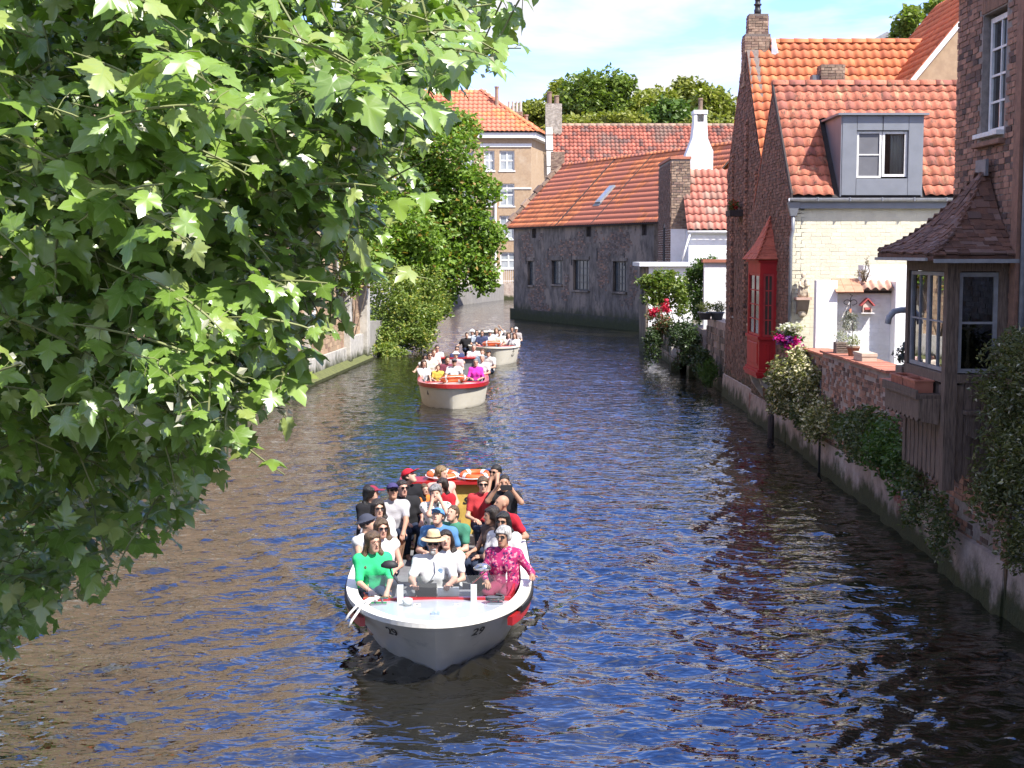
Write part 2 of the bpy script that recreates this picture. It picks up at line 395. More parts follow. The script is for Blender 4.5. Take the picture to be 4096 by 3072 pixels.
m_tileD = M('tile_pinkish', (0.52,0.20,0.14), (0.40,0.14,0.10), 0.85, 4, piece=.2, piece2=(0.40,0.24,0.18))
m_shingle = M('brown_shingle', (0.145,0.068,0.042), (0.088,0.044,0.03), 0.85, 9, piece=.3, piece2=(0.16,0.10,0.08), bump=.5, bscale=50, stain=(0.16,0.13,0.10), stain_scale=5, stain_at=(.64,.75))
m_redsh = M('red_shingle', (0.46,0.12,0.065), (0.36,0.09,0.05), 0.8, 8, piece=.14, bump=.2)
m_redpaint = M('red_paint', (0.40,0.014,0.014), (0.33,0.011,0.011), 0.5, 3, spec=.2)
m_zinc = M('zinc', (0.235,0.245,0.262), (0.205,0.214,0.23), 0.5, 2.5, metal=.35, spec=.5, bump=.04, bscale=6)
m_lead = M('lead', (0.20,0.205,0.215), (0.13,0.135,0.145), 0.55, 6, metal=.3, bump=.2)
m_wood = M('weathered_wood', (0.21,0.15,0.11), (0.08,0.056,0.042), 0.9, 7, piece=.16, stretch=(9,9,.7), bump=.6, bscale=12)
m_wooddark = M('dark_wood', (0.06,0.045,0.04), (0.035,0.028,0.026), 0.85, 7, stretch=(9,9,.8), bump=.4, bscale=12)
m_frame = M('white_frame', (0.74,0.73,0.69), (0.62,0.6,0.56), 0.6, 9, bump=.1)
m_greyframe = M('grey_frame', (0.30,0.30,0.30), (0.22,0.22,0.22), 0.7, 9, bump=.15)
m_blackframe = M('black_frame', (0.018,0.018,0.018), (0.03,0.03,0.03), 0.5)
m_glass = M('window_glass', (0.012,0.014,0.016), (0.02,0.022,0.024), 0.04, 1, spec=.7)
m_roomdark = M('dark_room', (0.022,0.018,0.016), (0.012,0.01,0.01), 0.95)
m_curtain = M('curtain', (0.55,0.54,0.5), (0.42,0.41,0.39), 0.9, 30, stretch=(1,1,.05))
m_blind = M('grey_blind', (0.14,0.14,0.15), (0.12,0.12,0.13), 0.8, 4)
m_terra = M('terracotta', (0.42,0.165,0.10), (0.34,0.125,0.08), 0.85, 7, piece=.15, bump=.2)
m_stone = M('pale_stone', (0.50,0.47,0.41), (0.36,0.335,0.29), 0.9, 5, bump=.5, bscale=25, algae=.55)
m_statue = M('statue_stone', (0.58,0.49,0.36), (0.42,0.34,0.25), 0.9, 14, bump=.5)
m_iron = M('black_iron', (0.02,0.02,0.022), (0.03,0.028,0.027), 0.5)
m_pvc = M('grey_pipe', (0.36,0.37,0.40), (0.30,0.31,0.33), 0.45)
m_clear = clearglass()
m_ground = M('garden_soil', (0.12,0.10,0.07), (0.07,0.08,0.04), 0.95, 1.5, bump=.5)
m_paving = M('paving', (0.26,0.245,0.22), (0.2,0.185,0.17), 0.9, 2)

# ================================================================ water
def boat_half(y):                                    # half width of a tour boat at the water line, y metres behind the stem
    y = np.asarray(y, dtype=float)
    return np.interp(y, [1.0,1.15,1.5,2.0,2.8,4,6,8.4,8.6], [0,.16,.42,.66,.85,.95,.95,.82,.0])
BOATS = [(-0.83, 15.0, 1.0), (at_z(453,409,0).x, at_z(453,409,0).y-.3, .7), (at_z(496,365,0).x, at_z(496,365,0).y-.3, .5)]
def make_water():
    ys = [3.0]
    while ys[-1] < 185: ys.append(ys[-1]*1.0048+.002)
    ys = np.array(ys); xs = np.concatenate([np.linspace(-15,-8,50)[:-1], np.linspace(-8,8,480), np.linspace(8,15,50)[1:]])
    Xg, Yg = np.meshgrid(xs, ys)
    Xg = np.where(Yg > 104, Xg*1.7, Xg)
    dy = np.gradient(ys)[:, None]
    H = np.zeros_like(Xg); rng = np.random.default_rng(3)
    dom = [(2.6,.006,4),(1.5,.0065,7),(.9,.0080,12),(.55,.0066,18),(.36,.0034,22),(.26,.0016,16)]
    wx = Xg+.35*np.sin(Yg*.55+1)+.25*np.sin(Xg*.7+Yg*.3); wy = Yg+.4*np.sin(Xg*.6)+.3*np.sin(Xg*.35-Yg*.4)
    for lam, amp, n in dom:
        for i in range(n):
            l = lam*rng.uniform(.7, 1.35); a = rng.normal(math.pi/2, .62); k = 2*math.pi/l
            damp = np.exp(-(dy*2.2/l)**2)
            env = .65+.35*np.sin(.23*Xg*rng.uniform(.5,2)+.17*Yg*rng.uniform(.5,2)+rng.uniform(0,6))
            H += amp*.62*damp*env*np.sin(k*(wx*math.cos(a)+wy*math.sin(a))+rng.uniform(0,6.28))
    for bx, by, st in BOATS:                         # bow waves and churned water along the hulls
        yy = Yg-by; q = np.abs(Xg-bx)-boat_half(np.clip(yy, 1.0, 8.5))
        s = np.clip(yy-.8, 0, 30)
        near = np.exp(-np.clip(q, 0, 9)/(.35+.10*s))*(yy > .2)*np.exp(-np.clip(yy-8, 0, 50)/12)
        turb = np.sin(17*Xg+9*Yg+2*np.sin(5*Yg))*np.sin(13*Yg-7*Xg+1.5*np.sin(6*Xg))+.6*np.sin(26*Xg-11*Yg)*np.sin(21*Yg)
        H += st*near*(.034*turb*np.exp(-np.clip(yy-1, 0, 30)/6)+.010*np.sin(2*math.pi*(q-.45*s)/.55+1.5*np.sin(Xg*2.1+Yg))*np.exp(-s/5))
        arm = np.abs(np.abs(Xg-bx)-(.35+.42*s)); H += st*.07*np.exp(-(arm/.17)**2)*(yy > .7)*np.exp(-s/7)
        fr = np.exp(-(((Xg-bx)/.75)**2+((yy-.72)/.16)**2)); H += st*fr*(.022+.05*turb)
    V = np.c_[Xg.ravel(), Yg.ravel(), H.ravel()]
    r, c = Xg.shape; i = np.arange(r*c).reshape(r, c)
    q = np.stack([i[:-1,:-1], i[:-1,1:], i[1:,1:], i[1:,:-1]], -1).reshape(-1, 4)
    me = npmesh('canal_water', V, q.ravel(), np.full(len(q), 4), None, True)
    b = NB('canal_water'); p = b.pos()
    mpn = b.n('ShaderNodeMapping', {0: p, 'Scale': (1, 1.75, 1)}).outputs[0]
    h = b.math('ADD', b.noise(mpn, 2.1, 2, .45, .6), b.math('MULTIPLY', b.noise(mpn, 5.2, 1.5, .5, .5), .34))
    bn = b.n('ShaderNodeBump', {'Strength': 0.6, 'Distance': 0.08, 'Height': h})
    col = b.mix(b.noise(p, .35, 3), (0.014,0.011,0.007), (0.009,0.010,0.006))
    sh = b.n('ShaderNodeBsdfPrincipled', {'Base Color': col, 'Roughness': .012, 'IOR': 2.0, 'Specular IOR Level': .75, 'Normal': bn.outputs[0]})
    return struct(add('canal_water', me, b.done(sh.outputs[0])))
make_water()

# ================================================================ ground on both banks
def ground(name, pts, z, mat):
    return struct(MB().prism([(x, y, -1.2) for x, y in pts], (0, 0, z+1.2)).build(name, mat))
ground('ground_right', [(6.75,-30),(6.75,20),(7.0,35),(7.3,47),(7.6,70),(9.2,84.5),(2,104.5),(3.6,113),(4.2,127),(16,134),(60,140),(400,160),(400,-30)], 1.5, m_ground)
ground('ground_left', [(-8.9,-30),(-9.4,28),(-6.9,63.2),(-6.0,66),(-6.4,80),(-6.7,121.5),(-.8,145.6),(4,148.4),(30,152),(400,175),(700,1500),(-700,1500),(-400,-30)], 1.6, m_paving)

# ================================================================ cream cottage with the dormer and the red bay
CX, CY = 6.85, 35.3
h2 = thing('cottage', 'cream painted brick cottage with weathered tile roof, grey zinc dormer and red bay window', 'house', (CX, CY, 0))
EZ, RZ_, RY = 6.05, 9.07, 38.05
wf = wall(h2, 'front_wall', (CX, CY, 1.0), X, Z, -Y, 7.2, EZ-1.0, .3, m_cream)
bricks(wf, (CX, CY, 1.02), X, Z, -Y, 7.2, EZ-1.3, m_cream, bl=.235, bh=.083, jt=.010, proud=.0045, name='painted_brick')
gpoly = [(0, EZ+.6), (RY-CY, RZ_+.6), (5.5, EZ+.6)]
wg = wall(h2, 'gable_wall', (CX, CY+5.5, -.6), -Y, Z, -X, 5.5, EZ+.6, .3, m_darkmortar, top=[(0, EZ+.6), (5.5, EZ+.6), (5.5-(RY-CY), RZ_+.55)])
def in_g(u, v, e=EZ+.6, r=RZ_+.5, w=5.5, pk=5.5-(RY-CY)):
    if v < e: return True
    t = (v-e)/(r-e); return pk*t < u < w-(w-pk)*t
bricks(wg, (CX, CY+5.5, -.6), -Y, Z, -X, 5.5, RZ_+.5, m_darkbrick, bl=.2, bh=.07, proud=.022, inside=in_g)
S2 = Vector((0, RY-CY+.12, RZ_-EZ)).normalized(); SL2 = math.hypot(RY-CY+.12, RZ_-EZ)
rf = sheet(h2, 'roof', [(CX-.02, CY-.1, EZ+.0), (CX+7.2, CY-.1, EZ+.0), (CX+7.2, RY, RZ_), (CX-.02, RY, RZ_)], .06, m_wooddark)
DX0, DX1, DZ1 = 7.98, 9.98, 8.02
tile_roof(rf, (CX-.02, CY-.12, EZ+.03), X, S2, 7.2, SL2, .245, .35, m_tileB, keep=lambda u, s: not (DX0-CX-.02 < u < DX1-CX-.02 and s*S2.z+EZ < DZ1-.05), amp=.042, lip=.03)
rb = sheet(h2, 'rear_roof', [(CX-.02, RY, RZ_-.004), (CX+7.2, RY, RZ_-.004), (CX+7.2, CY+5.6, EZ), (CX-.02, CY+5.6, EZ)], .06, m_tileB)
ridge(rf, (CX-.05, RY, RZ_+.0), (CX+7.2, RY, RZ_+.0), .13, .42, m_tileB)
MB().prism([(CX-.06, CY-.16, EZ-.12), (CX-.06, CY-.16, EZ+.1), (CX-.06, RY, RZ_+.12), (CX-.06, RY, RZ_-.12)], (.04, 0, 0)).build('verge_board', m_wooddark, h2)
# gutter, fascia, hopper and downpipe
MB().box((CX-.1, CY-.13, EZ-.27), (CX+7.2, CY+.0-.003, EZ-.07)).build('fascia', m_zinc, h2)
g = MB(); n = 7
pr = [(CY-.30+.075*(1-math.cos(math.pi*i/n)) , EZ-.02-.085*math.sin(math.pi*i/n)) for i in range(n+1)]
g.v = [(CX-.12, y, z) for y, z in pr]+[(CX+7.2, y, z) for y, z in pr]; g.f = [(i, i+1, n+2+i, n+1+i) for i in range(n)]
gu = g.build('gutter', M('gutter_zinc', (0.52,0.53,0.56), None, .4, metal=.3), h2, True)
for i in range(9): MB().box((CX+.55+i*.78, CY-.312, EZ-.10), (CX+.58+i*.78, CY-.14, EZ-.005)).build('gutter_bracket', m_zinc, gu)
MB().add([(CX-.14,CY-.2,EZ-.12),(CX+.16,CY-.2,EZ-.12),(CX+.16,CY-.02,EZ-.12),(CX-.14,CY-.02,EZ-.12),(CX-.06,CY-.15,EZ-.45),(CX+.08,CY-.15,EZ-.45),(CX+.08,CY-.03,EZ-.45),(CX-.06,CY-.03,EZ-.45)],
         [(3,2,1,0),(4,5,6,7),(0,1,5,4),(1,2,6,5),(2,3,7,6),(3,0,4,7)]).build('hopper', m_zinc, h2)
MB().tube([(CX+.01,CY-.09,EZ-.45),(CX+.01,CY-.09,EZ-.8),(CX-.03,CY-.07,EZ-1.0),(CX-.03,CY-.07,1.4)], .045, 10).build('downpipe', m_zinc, h2, True)
# dormer
dm = thing('x', '', '') if False else None
db = MB(); DY = CY-.12
ym = lambda z: CY-.1+(z-EZ)*(RY-CY+.1)/(RZ_-EZ)
for x0, x1 in ((DX0, DX0+.03), (DX1-.03, DX1)):
    db.prism([(x0, DY, EZ+.02), (x0, DY, DZ1), (x0, ym(DZ1)+.05, DZ1), (x0, ym(EZ)+.1, EZ+.02)], (x1-x0, 0, 0))
db.box((DX0-.1, DY-.12, DZ1), (DX1+.1, ym(DZ1)+.15, DZ1+.05))
do = db.build('dormer', m_zinc, h2)
wx0, wx1, wz0, wz1 = DX0+.40, DX0+1.62, 6.52, 7.64
for nm, a in (('zinc_panel', (DX0+.03, wx0-.02, EZ+.05, DZ1-.005)), ('zinc_panel', (wx1+.02, DX1-.03, EZ+.05, DZ1-.005)), ('zinc_panel', (wx0-.015, wx1+.015, EZ+.05, wz0-.02)),
              ('zinc_panel', (wx0-.015, (wx0+wx1)/2-.008, wz1+.02, DZ1-.005)), ('zinc_panel', ((wx0+wx1)/2+.008, wx1+.015, wz1+.02, DZ1-.005))):
    MB().obox((a[0], DY+.03, a[2]), X, Z, -Y, a[1]-a[0], a[3]-a[2], .045, .006).build(nm, m_zinc, do)
MB().box((DX0+.03, DY+.03, EZ+.05), (wx0, DY+.30, DZ1-.01)).box((wx1, DY+.03, EZ+.05), (DX1-.03, DY+.30, DZ1-.01)).build('dormer_core', m_zinc, do)
window(do, (wx0, DY+.05, wz0), X, Z, -Y, (wx1-wx0)/2-.01, wz1-wz0, 1, 2, m_frame, m_blind, .05, .03, .05, flat=True)
window(do, ((wx0+wx1)/2+.01, DY+.05, wz0+.03), X, Z, -Y, (wx1-wx0)/2-.01, wz1-wz0-.03, 1, 1, m_frame, m_clear, .06, .03, .05, flat=True)
cu = MB()
for i in range(9): cu.tube([(wx0+.86+i*.035, DY+.16+.015*(i%2), wz0+.06), (wx0+.86+i*.035, DY+.16+.015*(i%2), wz1-.05)], .02, 6)
cu.build('curtain', m_curtain, do, True)
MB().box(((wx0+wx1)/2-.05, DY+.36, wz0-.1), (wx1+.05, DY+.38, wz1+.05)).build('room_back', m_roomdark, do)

# red bay window
BD = .43
B0, B1, B2, B3 = Vector((CX, 37.1, 0)), Vector((CX-BD, 37.2, 0)), Vector((CX-BD, 39.1, 0)), Vector((CX, 39.5, 0))
BZ0, BZ1 = 1.45, 4.52
bay = MB()
def ring(off, z): # outline of the bay grown by off
    return [(CX+.0, 37.1-off*1.0, z), (CX-BD-off, 37.2-off*.9, z), (CX-BD-off, 39.1+off*.5, z), (CX, 39.5+off, z)]
def loft(b, rings, close=True):
    n = len(rings[0])
    for a, c in zip(rings[:-1], rings[1:]):
        b.add(list(a)+list(c), [(i, (i+1)%n, n+(i+1)%n, n+i) for i in range(n)])
    if close: b.add(rings[0], [tuple(range(n))[::-1]]); b.add(rings[-1], [tuple(range(n))])
for z0, z1, of in ((BZ0, BZ0+.07, .05), (BZ0+.07, BZ0+.16, .085), (BZ0+.16, BZ0+.22, .04), (2.46, 2.53, .05), (BZ1-.06, BZ1, .06)):
    loft(bay, [ring(of, z0), ring(of, z1)])
loft(bay, [ring(0, BZ0+.2), ring(0, 2.5)]); loft(bay, [ring(0, BZ1-.36), ring(0, BZ1)])
loft(bay, [ring(-.30, 2.5), ring(-.30, BZ1-.3)])
bw = bay.build('bay_window', m_redpaint, h2)
for P, Q, cols in ((B0, B1, 2), (B1, B2, 2), (B2, B3, 2)):
    P2, Q2 = (P, Q); U = (Q2-P2).normalized(); ln = (Q2-P2).length; N = Vector((U.y, -U.x, 0))
    if N.x > 0: N = -N
    if P is B0:
        U = U; N = Vector((-.37, -.93, 0)).normalized() if False else N
    m = .09 if ln < .8 else .14
    for u0, u1 in ((0, m), (ln-m, ln)):
        MB().obox(P2+U*u0+Z*2.53-N*.07, U, Z, N, u1-u0, BZ1-.36-2.53, .07).build('bay_post', m_redpaint, bw)
    window(bw, P2+U*m+Z*2.535-N*.015, U, Z, N, ln-2*m, BZ1-.36-2.54, cols, 4, M('bar_red', (.46,.05,.045), None, .5, spec=.2), M('bay_pane', (.03,.014,.014), None, .1, spec=.25), .05, .03, .05, flat=True)
    MB().obox(P2+U*(m+.03)+Z*(BZ0+.32), U, Z, N, ln-2*m-.06, .62, .012).obox(P2+U*(m+.07)+Z*(BZ0+.36), U, Z, N, ln-2*m-.14, .54, .022, .012).build('bay_panel', m_redpaint, bw)
# shingled hip over the bay: courses laid on the three faces between eave ring and a peak on the wall
pk = Vector((CX-.02, 38.1, 5.66)); ev = [Vector(p) for p in ring(.14, BZ1+.0)]
shing = MB().obox((0,0,0), X, Y, Z, 1, 1, 1).mesh('shingle')
def hip_shingles(parent, eaves, peak, rows, wd, mat, th=.014, curve=0.0, nmax=300, pkw=0.0, jit=.01):
    ms = []
    for A, B in zip(eaves[:-1], eaves[1:]):
        def pt(u, t):                                # u across, t up the slope, with a flared eave
            a, b = A.lerp(peak, t), B.lerp(peak, t); p = a.lerp(b, u); p.z -= curve*math.sin(math.pi*min(1, t*1.0))
            return p
        for r in range(rows):
            t0, t1 = r/rows, (r+1.25)/rows; t1 = min(t1, 1)
            wrow = (pt(1, t0)-pt(0, t0)).length; n = max(1, int(round(wrow/wd))); off = .5 if r % 2 else 0
            cuts = sorted({0, 1, *[min(1, max(0, (i+off)/n)) for i in range(n+1)]})
            for u0, u1 in zip(cuts[:-1], cuts[1:]):
                if (u1-u0)*wrow < .02: continue
                p = pt(u0, t0); q = pt(u1, t0); up = pt((u0+u1)/2, t1)-pt((u0+u1)/2, t0)
                Ux = (q-p).normalized(); upn = (up-Ux*up.dot(Ux)); S = upn.normalized(); N = Ux.cross(S)
                if N.z < 0: N = -N
                S = (S-N*.05).normalized(); N = Ux.cross(S); N = N if N.z > 0 else -N
                ms.append(frame(p+N*(.012+random.uniform(0, jit*.6))+S*random.uniform(-jit, jit), Ux, S, N, (q-p).length*.985, upn.length, th*random.uniform(.8, 1.4)))
    pieces(parent, 'shingle', shing, ms, mat, nmax)
br = MB(); loft(br, [ring(.13, BZ1), [tuple(Vector(q).lerp(pk, .5)-Z*.14) for q in ring(.13, BZ1)], [tuple(pk-Z*.02)]*4]); bro = br.build('bay_roof', m_redsh, h2)
hip_shingles(bro, ev, pk, 10, .17, m_redsh, curve=.12)
# stone corbel below the bay
MB().prism([(CX-.02, 37.4, 1.0), (CX-.02, 37.4, BZ0), (CX-.38, 37.4, BZ0), (CX-.30, 37.4, 1.25)], (0, .22, 0)).prism([(CX-.02, 38.85, .8), (CX-.02, 38.85, BZ0), (CX-.38, 38.85, BZ0), (CX-.30, 38.85, 1.2)], (0, .22, 0)).build('corbel', m_stone, h2)

# ================================================================ tall brick house with orange roof and chimney
TX, TY0, TY1, TR = 7.05, 40.95, 47.2, 44.1
TE, TZ = 7.35, 11.0
h3 = thing('gabled_house', 'tall dark brick gabled house with bright orange tile roof and gable chimney', 'house', (TX, TY0, 0))
wins3 = [(1.0, 7.0, 1.5, 8.6), (1.1, 3.3, 1.6, 5.2), (3.2, 6.9, 3.7, 8.4), (4.35, 3.2, 4.95, 5.4), (4.4, 6.5, 5.0, 8.5)]
wl3 = TY1-TY0
wg3 = wall(h3, 'gable_wall', (TX, TY1, -.6), -Y, Z, -X, wl3, TE+.6, .35, m_darkmortar, wins3[:0]+[w_ for w_ in wins3 if w_[3] < TE+.55], top=[(0, TE+.6), (wl3, TE+.6), (wl3-(TR-TY0), TZ+.75)])
hol = [w_ for w_ in wins3 if w_[3] < TE+.55]
def in_3(u, v):
    if any(a-.02 < u < c+.02 and b_-.02 < v < d+.02 for a, b_, c, d in hol): return False
    e, r, pk_ = TE+.6, TZ+.7, wl3-(TR-TY0)
    if v < e: return True
    t = (v-e)/(r-e); return pk_*t < u < wl3-(wl3-pk_)*t
bricks(wg3, (TX, TY1, -.6), -Y, Z, -X, wl3, TZ+.7, m_darkbrick, bl=.2, bh=.075, proud=.028, inside=in_3)
for a, b_, c, d in hol:
    window(wg3, (TX+.16, TY1-a, b_-.6), -Y, Z, -X, c-a, d-b_, 1, 3, m_frame, m_glass, .05, .03, .05, sill=(.03, .06, .2, m_stone))
for py in (45.9, 43.25, 41.5):                       # toothed brick pilasters up the gable
    pm = MB(); z = 2.2
    while z < TZ-1.6-abs(py-TR)*.9:
        dd = .10 if int(z/.078) % 2 else .055
        pm.box((TX-dd, py-.13, z), (TX+.0, py+.13, z+.066)); z += .078
    pm.build('pilaster', m_oldbrick, h3)
wall(h3, 'front_wall', (TX+.36, TY0, 1.0), X, Z, -Y, 7.6, TE-1.0, .3, m_mortar)
bricks(h3, (TX+.36, TY0, 4.8), X, Z, -Y, 3.0, TE-4.85, m_stackbrick, name='front_brick', nmax=150)
S3 = Vector((0, TR-TY0+.25, TZ-TE+.27)).normalized(); SL3 = math.hypot(TR-TY0+.25, TZ-TE+.27)
r3 = sheet(h3, 'roof', [(TX-.02, TY0-.25, TE-.27), (TX+8, TY0-.25, TE-.27), (TX+8, TR, TZ), (TX-.02, TR, TZ)], .06, m_wooddark)
tile_roof(r3, (TX-.02, TY0-.25, TE-.24), X, S3, 8, SL3, .27, .36, m_tileA, amp=.055, lip=.04)
sheet(h3, 'rear_roof', [(TX-.02, TR, TZ-.004), (TX+8, TR, TZ-.004), (TX+8, TY1+.2, TE-.2), (TX-.02, TY1+.2, TE-.2)], .06, m_tileA)
ridge(r3, (TX+.6, TR, TZ+.02), (TX+8, TR, TZ+.02), .13, .42, m_tileA)
def stack(parent, c, w_, d_, z0, z1, mat, mort, name='chimney', nm='chimney_brick', nmax=150):
    x0, y0 = c[0]-w_/2, c[1]-d_/2
    o = MB().box((x0+.012, y0+.012, z0), (x0+w_-.012, y0+d_-.012, z1)).build(name, mort, parent)
    for oo, U, N, ln in (((x0, y0+.012, z0), X, -Y, w_), ((x0+.012, y0+d_, z0), -Y, -X, d_)):
        bricks(o, oo, U, Z, N, ln, z1-z0, mat, nmax=nmax//2, name=nm, bl=.2, bh=.066, proud=.016)
    return o
ch = stack(h3, (TX+.33, TR, 0), .78, .62, 9.7, 11.25, m_stackbrick, m_darkmortar)
stack(ch, (TX+.36, TR, 0), .60, .5, 11.25, 11.85, m_stackbrick, m_darkmortar, name='chimney_shaft', nmax=0)
MB().lathe([(.10,11.85),(.11,12.0),(.085,12.03),(.085,12.12),(.12,12.14),(.12,12.17),(.08,12.19),(.08,12.28),(.115,12.31),(.07,12.36)], (TX+.36, TR, 0), 14).build('chimney_pot', m_iron, ch, True)
MB().prism([(TX+.73, TR-.33, TZ+.10), (TX+.73, TR-.36, TZ-.35), (TX+.95, TR-.40, TZ-.42), (TX+.84, TR-.30, TZ+.12)], (0, -.03, 0)).build('flashing', M('pale_lead', (.55,.56,.58), (.42,.43,.45), .5, 8), ch)
ch2 = stack(h3, (at_y(834,72,41.0).x, 41.4, 0), .68, .6, 8.2, 10.0, m_stackbrick, m_darkmortar, name='side_chimney')
MB().box((at_y(822,72,41.0).x-.22, 41.2, 8.6), (at_y(822,72,41.0).x-.02, 41.6, 9.72)).build('flashing', m_lead, ch2)
MB().tube([(TX+.15, TY0-.35, TE-.3), (TX+8, TY0-.35, TE-.3)], .07, 8).build('gutter', m_zinc, h3, True)
for k in range(3): MB().box((TX+.02, TY0-.42-.0*k, TE-.45-.26*k), (TX+.42-.10*k, TY0-.02, TE-.25-.26*k)).build('eave_bracket', M('pale_lead', (.55,.56,.58)), h3)
MB().tube([(TX+.30, TY0-.3, TE-.95), (TX+.30, TY0-.12, TE-1.2), (TX+.30, TY0-.10, 2.2)], .05, 8).build('downpipe', m_iron, h3, True)

# house behind the ridge, gable towards the garden
bg_y = 40.9
h5 = thing('rear_house', 'house showing an orange tile slope above a pale brick gable beside the tall brick house', 'house', (12.6, bg_y, 0))
pa, pb = Vector((10.75, bg_y, 8.95)), Vector((13.6, bg_y, 12.45))
MB().prism([pa-Z*8, pa, pb, pb+(X*3)-Z*3, pb+X*3-Z*11.5], (0, 6, 0)).build('gable_wall', m_tanwall, h5)
Sx = (pb-pa).normalized()
r5 = sheet(h5, 'roof', [pa-Sx*.15+Z*.06-Y*.12, pb+Z*.06-Y*.12, pb+Z*.06+Y*6, pa-Sx*.15+Z*.06+Y*6], .05, m_wooddark)
tile_roof(r5, pa-Sx*.15+Z*.09+Y*6, -Y, Sx, 6.1, (pb-pa).length+.15, .24, .33, m_tileA, amp=.05, nmax=160)
MB().prism([pa-Y*.14-Z*.12-Sx*.2, pa-Y*.14+Z*.08-Sx*.2, pb-Y*.14+Z*.08, pb-Y*.14-Z*.12], (0, .04, 0)).build('verge_board', m_white, h5)
h6 = thing('far_gable', 'small grey brick gable top peeping over the orange ridge', 'house', (17.0, 70, 0))
gp = at_y(886, 38, 70)
MB().prism([(gp.x-2.6, 70, 1.4), (gp.x+2.6, 70, 1.4), (gp.x+2.6, 70, gp.z-1.4), (gp.x, 70, gp.z), (gp.x-2.6, 70, gp.z-1.4)], (0, 5, 0)).build('gable_wall', m_brownwall, h6)
MB().prism([(gp.x-2.8, 69.8, gp.z-1.5), (gp.x, 69.8, gp.z+.03), (gp.x, 69.8, gp.z+.28), (gp.x-2.8, 69.8, gp.z-1.25)], (0, 5.3, 0)).prism([(gp.x+2.8, 69.8, gp.z-1.5), (gp.x, 69.8, gp.z+.03), (gp.x, 69.8, gp.z+.28), (gp.x+2.8, 69.8, gp.z-1.25)][::-1], (0, 5.3, 0)).build('roof', m_greyframe, h6)
# ================================================================ foliage helpers
def foliage(parent, name, P, size, mat, flat=0.35, lean=None, kind=True, aspect=.62):
    P = np.asarray(P, dtype=float); n = len(P); rng = RNG
    size = np.broadcast_to(np.asarray(size, dtype=float), (n,))*rng.uniform(.65, 1.3, n)
    D = rng.normal(size=(n, 3)); D[:, 2] *= .6
    if lean is not None: D += np.asarray(lean)
    D /= np.linalg.norm(D, axis=1)[:, None]
    Nn = rng.normal(size=(n, 3)); Nn[:, 2] += flat*3
    S = np.cross(D, Nn); S /= np.linalg.norm(S, axis=1)[:, None]+1e-9
    Nn = np.cross(S, D)
    w_ = aspect*.5*size
    b0 = P; b1 = P+D*(size*.45)[:, None]+S*w_[:, None]+Nn*(size*.10)[:, None]; b2 = P+D*size[:, None]-Nn*(size*.12)[:, None]; b3 = P+D*(size*.45)[:, None]-S*w_[:, None]+Nn*(size*.10)[:, None]
    V = np.stack([b0, b1, b2, b3], 1).reshape(-1, 3)
    i = np.arange(n)[:, None]*4; Lp = np.concatenate([i+0, i+1, i+2, i+0, i+2, i+3], 1).ravel()
    o = add(name, npmesh(name, V, Lp, np.full(2*n, 3)), mat, parent)
    return stuff(o) if kind else o
def clump_points(blobs, n, shell=.45, sub=7, subr=.38):
    """Leaf positions: every blob (centre, radii) is broken into sub-clumps, leaves crowd their outer shells."""
    out_ = []; wts = np.array([b[1][0]*b[1][1]+b[1][2]*b[1][0] for b in blobs]); wts = wts/wts.sum()
    for (c, r), wgt in zip(blobs, wts):
        c = np.array(c); r = np.array(r); m = max(20, int(n*wgt)); rng = RNG
        d = rng.normal(size=(sub*4, 3)); d /= np.linalg.norm(d, axis=1)[:, None]
        cs = c+d*r*rng.uniform(.45, .88, (len(d), 1)); k = rng.integers(0, len(cs), m)
        e = rng.normal(size=(m, 3)); e /= np.linalg.norm(e, axis=1)[:, None]
        out_.append(cs[k]+e*r*subr*(1-shell*rng.random((m, 1))**2))
    return np.concatenate(out_)
def limb(b, p, d, ln, r, depth, rng, spread=.7, tips=None):
    pts = [Vector(p)]; rs = [r]; d = Vector(d).normalized(); k = 5
    for i in range(k):
        d = (d+Vector((rng.uniform(-1,1), rng.uniform(-1,1), rng.uniform(-.4,.9)))*.16).normalized()
        pts.append(pts[-1]+d*ln/k); rs.append(r*(1-.62*(i+1)/k))
    b.tube(pts, rs, 7 if depth > 1 else 5)
    if tips is not None: tips.append(pts[-1])
    if depth:
        for i in range(3):
            a = pts[rng.choice((2, 3, 4, 5))]
            nd = (d+Vector((rng.uniform(-1,1), rng.uniform(-1,1), rng.uniform(-.3,.8)))*spread).normalized()
            limb(b, a, nd, ln*rng.uniform(.55,.75), r*.45, depth-1, rng, spread, tips)
m_bark = M('bark', (0.16,0.125,0.09), (0.09,0.07,0.05), 0.95, 8, bump=.7, bscale=25, stretch=(1,1,.3))
lf_dark = leafmat('leaf_dark', (0.030,0.058,0.018), (0.055,0.085,0.024), .25)
lf_mid = leafmat('leaf_mid', (0.050,0.105,0.022), (0.095,0.155,0.032), .3)
lf_lite = leafmat('leaf_light', (0.10,0.17,0.035), (0.17,0.23,0.05), .35)
lf_olive = leafmat('leaf_olive', (0.085,0.105,0.028), (0.13,0.14,0.04), .3)
lf_flower = leafmat('leaf_flowering', (0.10,0.115,0.035), (0.20,0.19,0.07), .3, dots=((0.72,0.64,0.42), .28))
lf_bush = leafmat('leaf_bush', (0.055,0.085,0.026), (0.12,0.14,0.045), .28, dots=((0.30,0.30,0.20), .05))
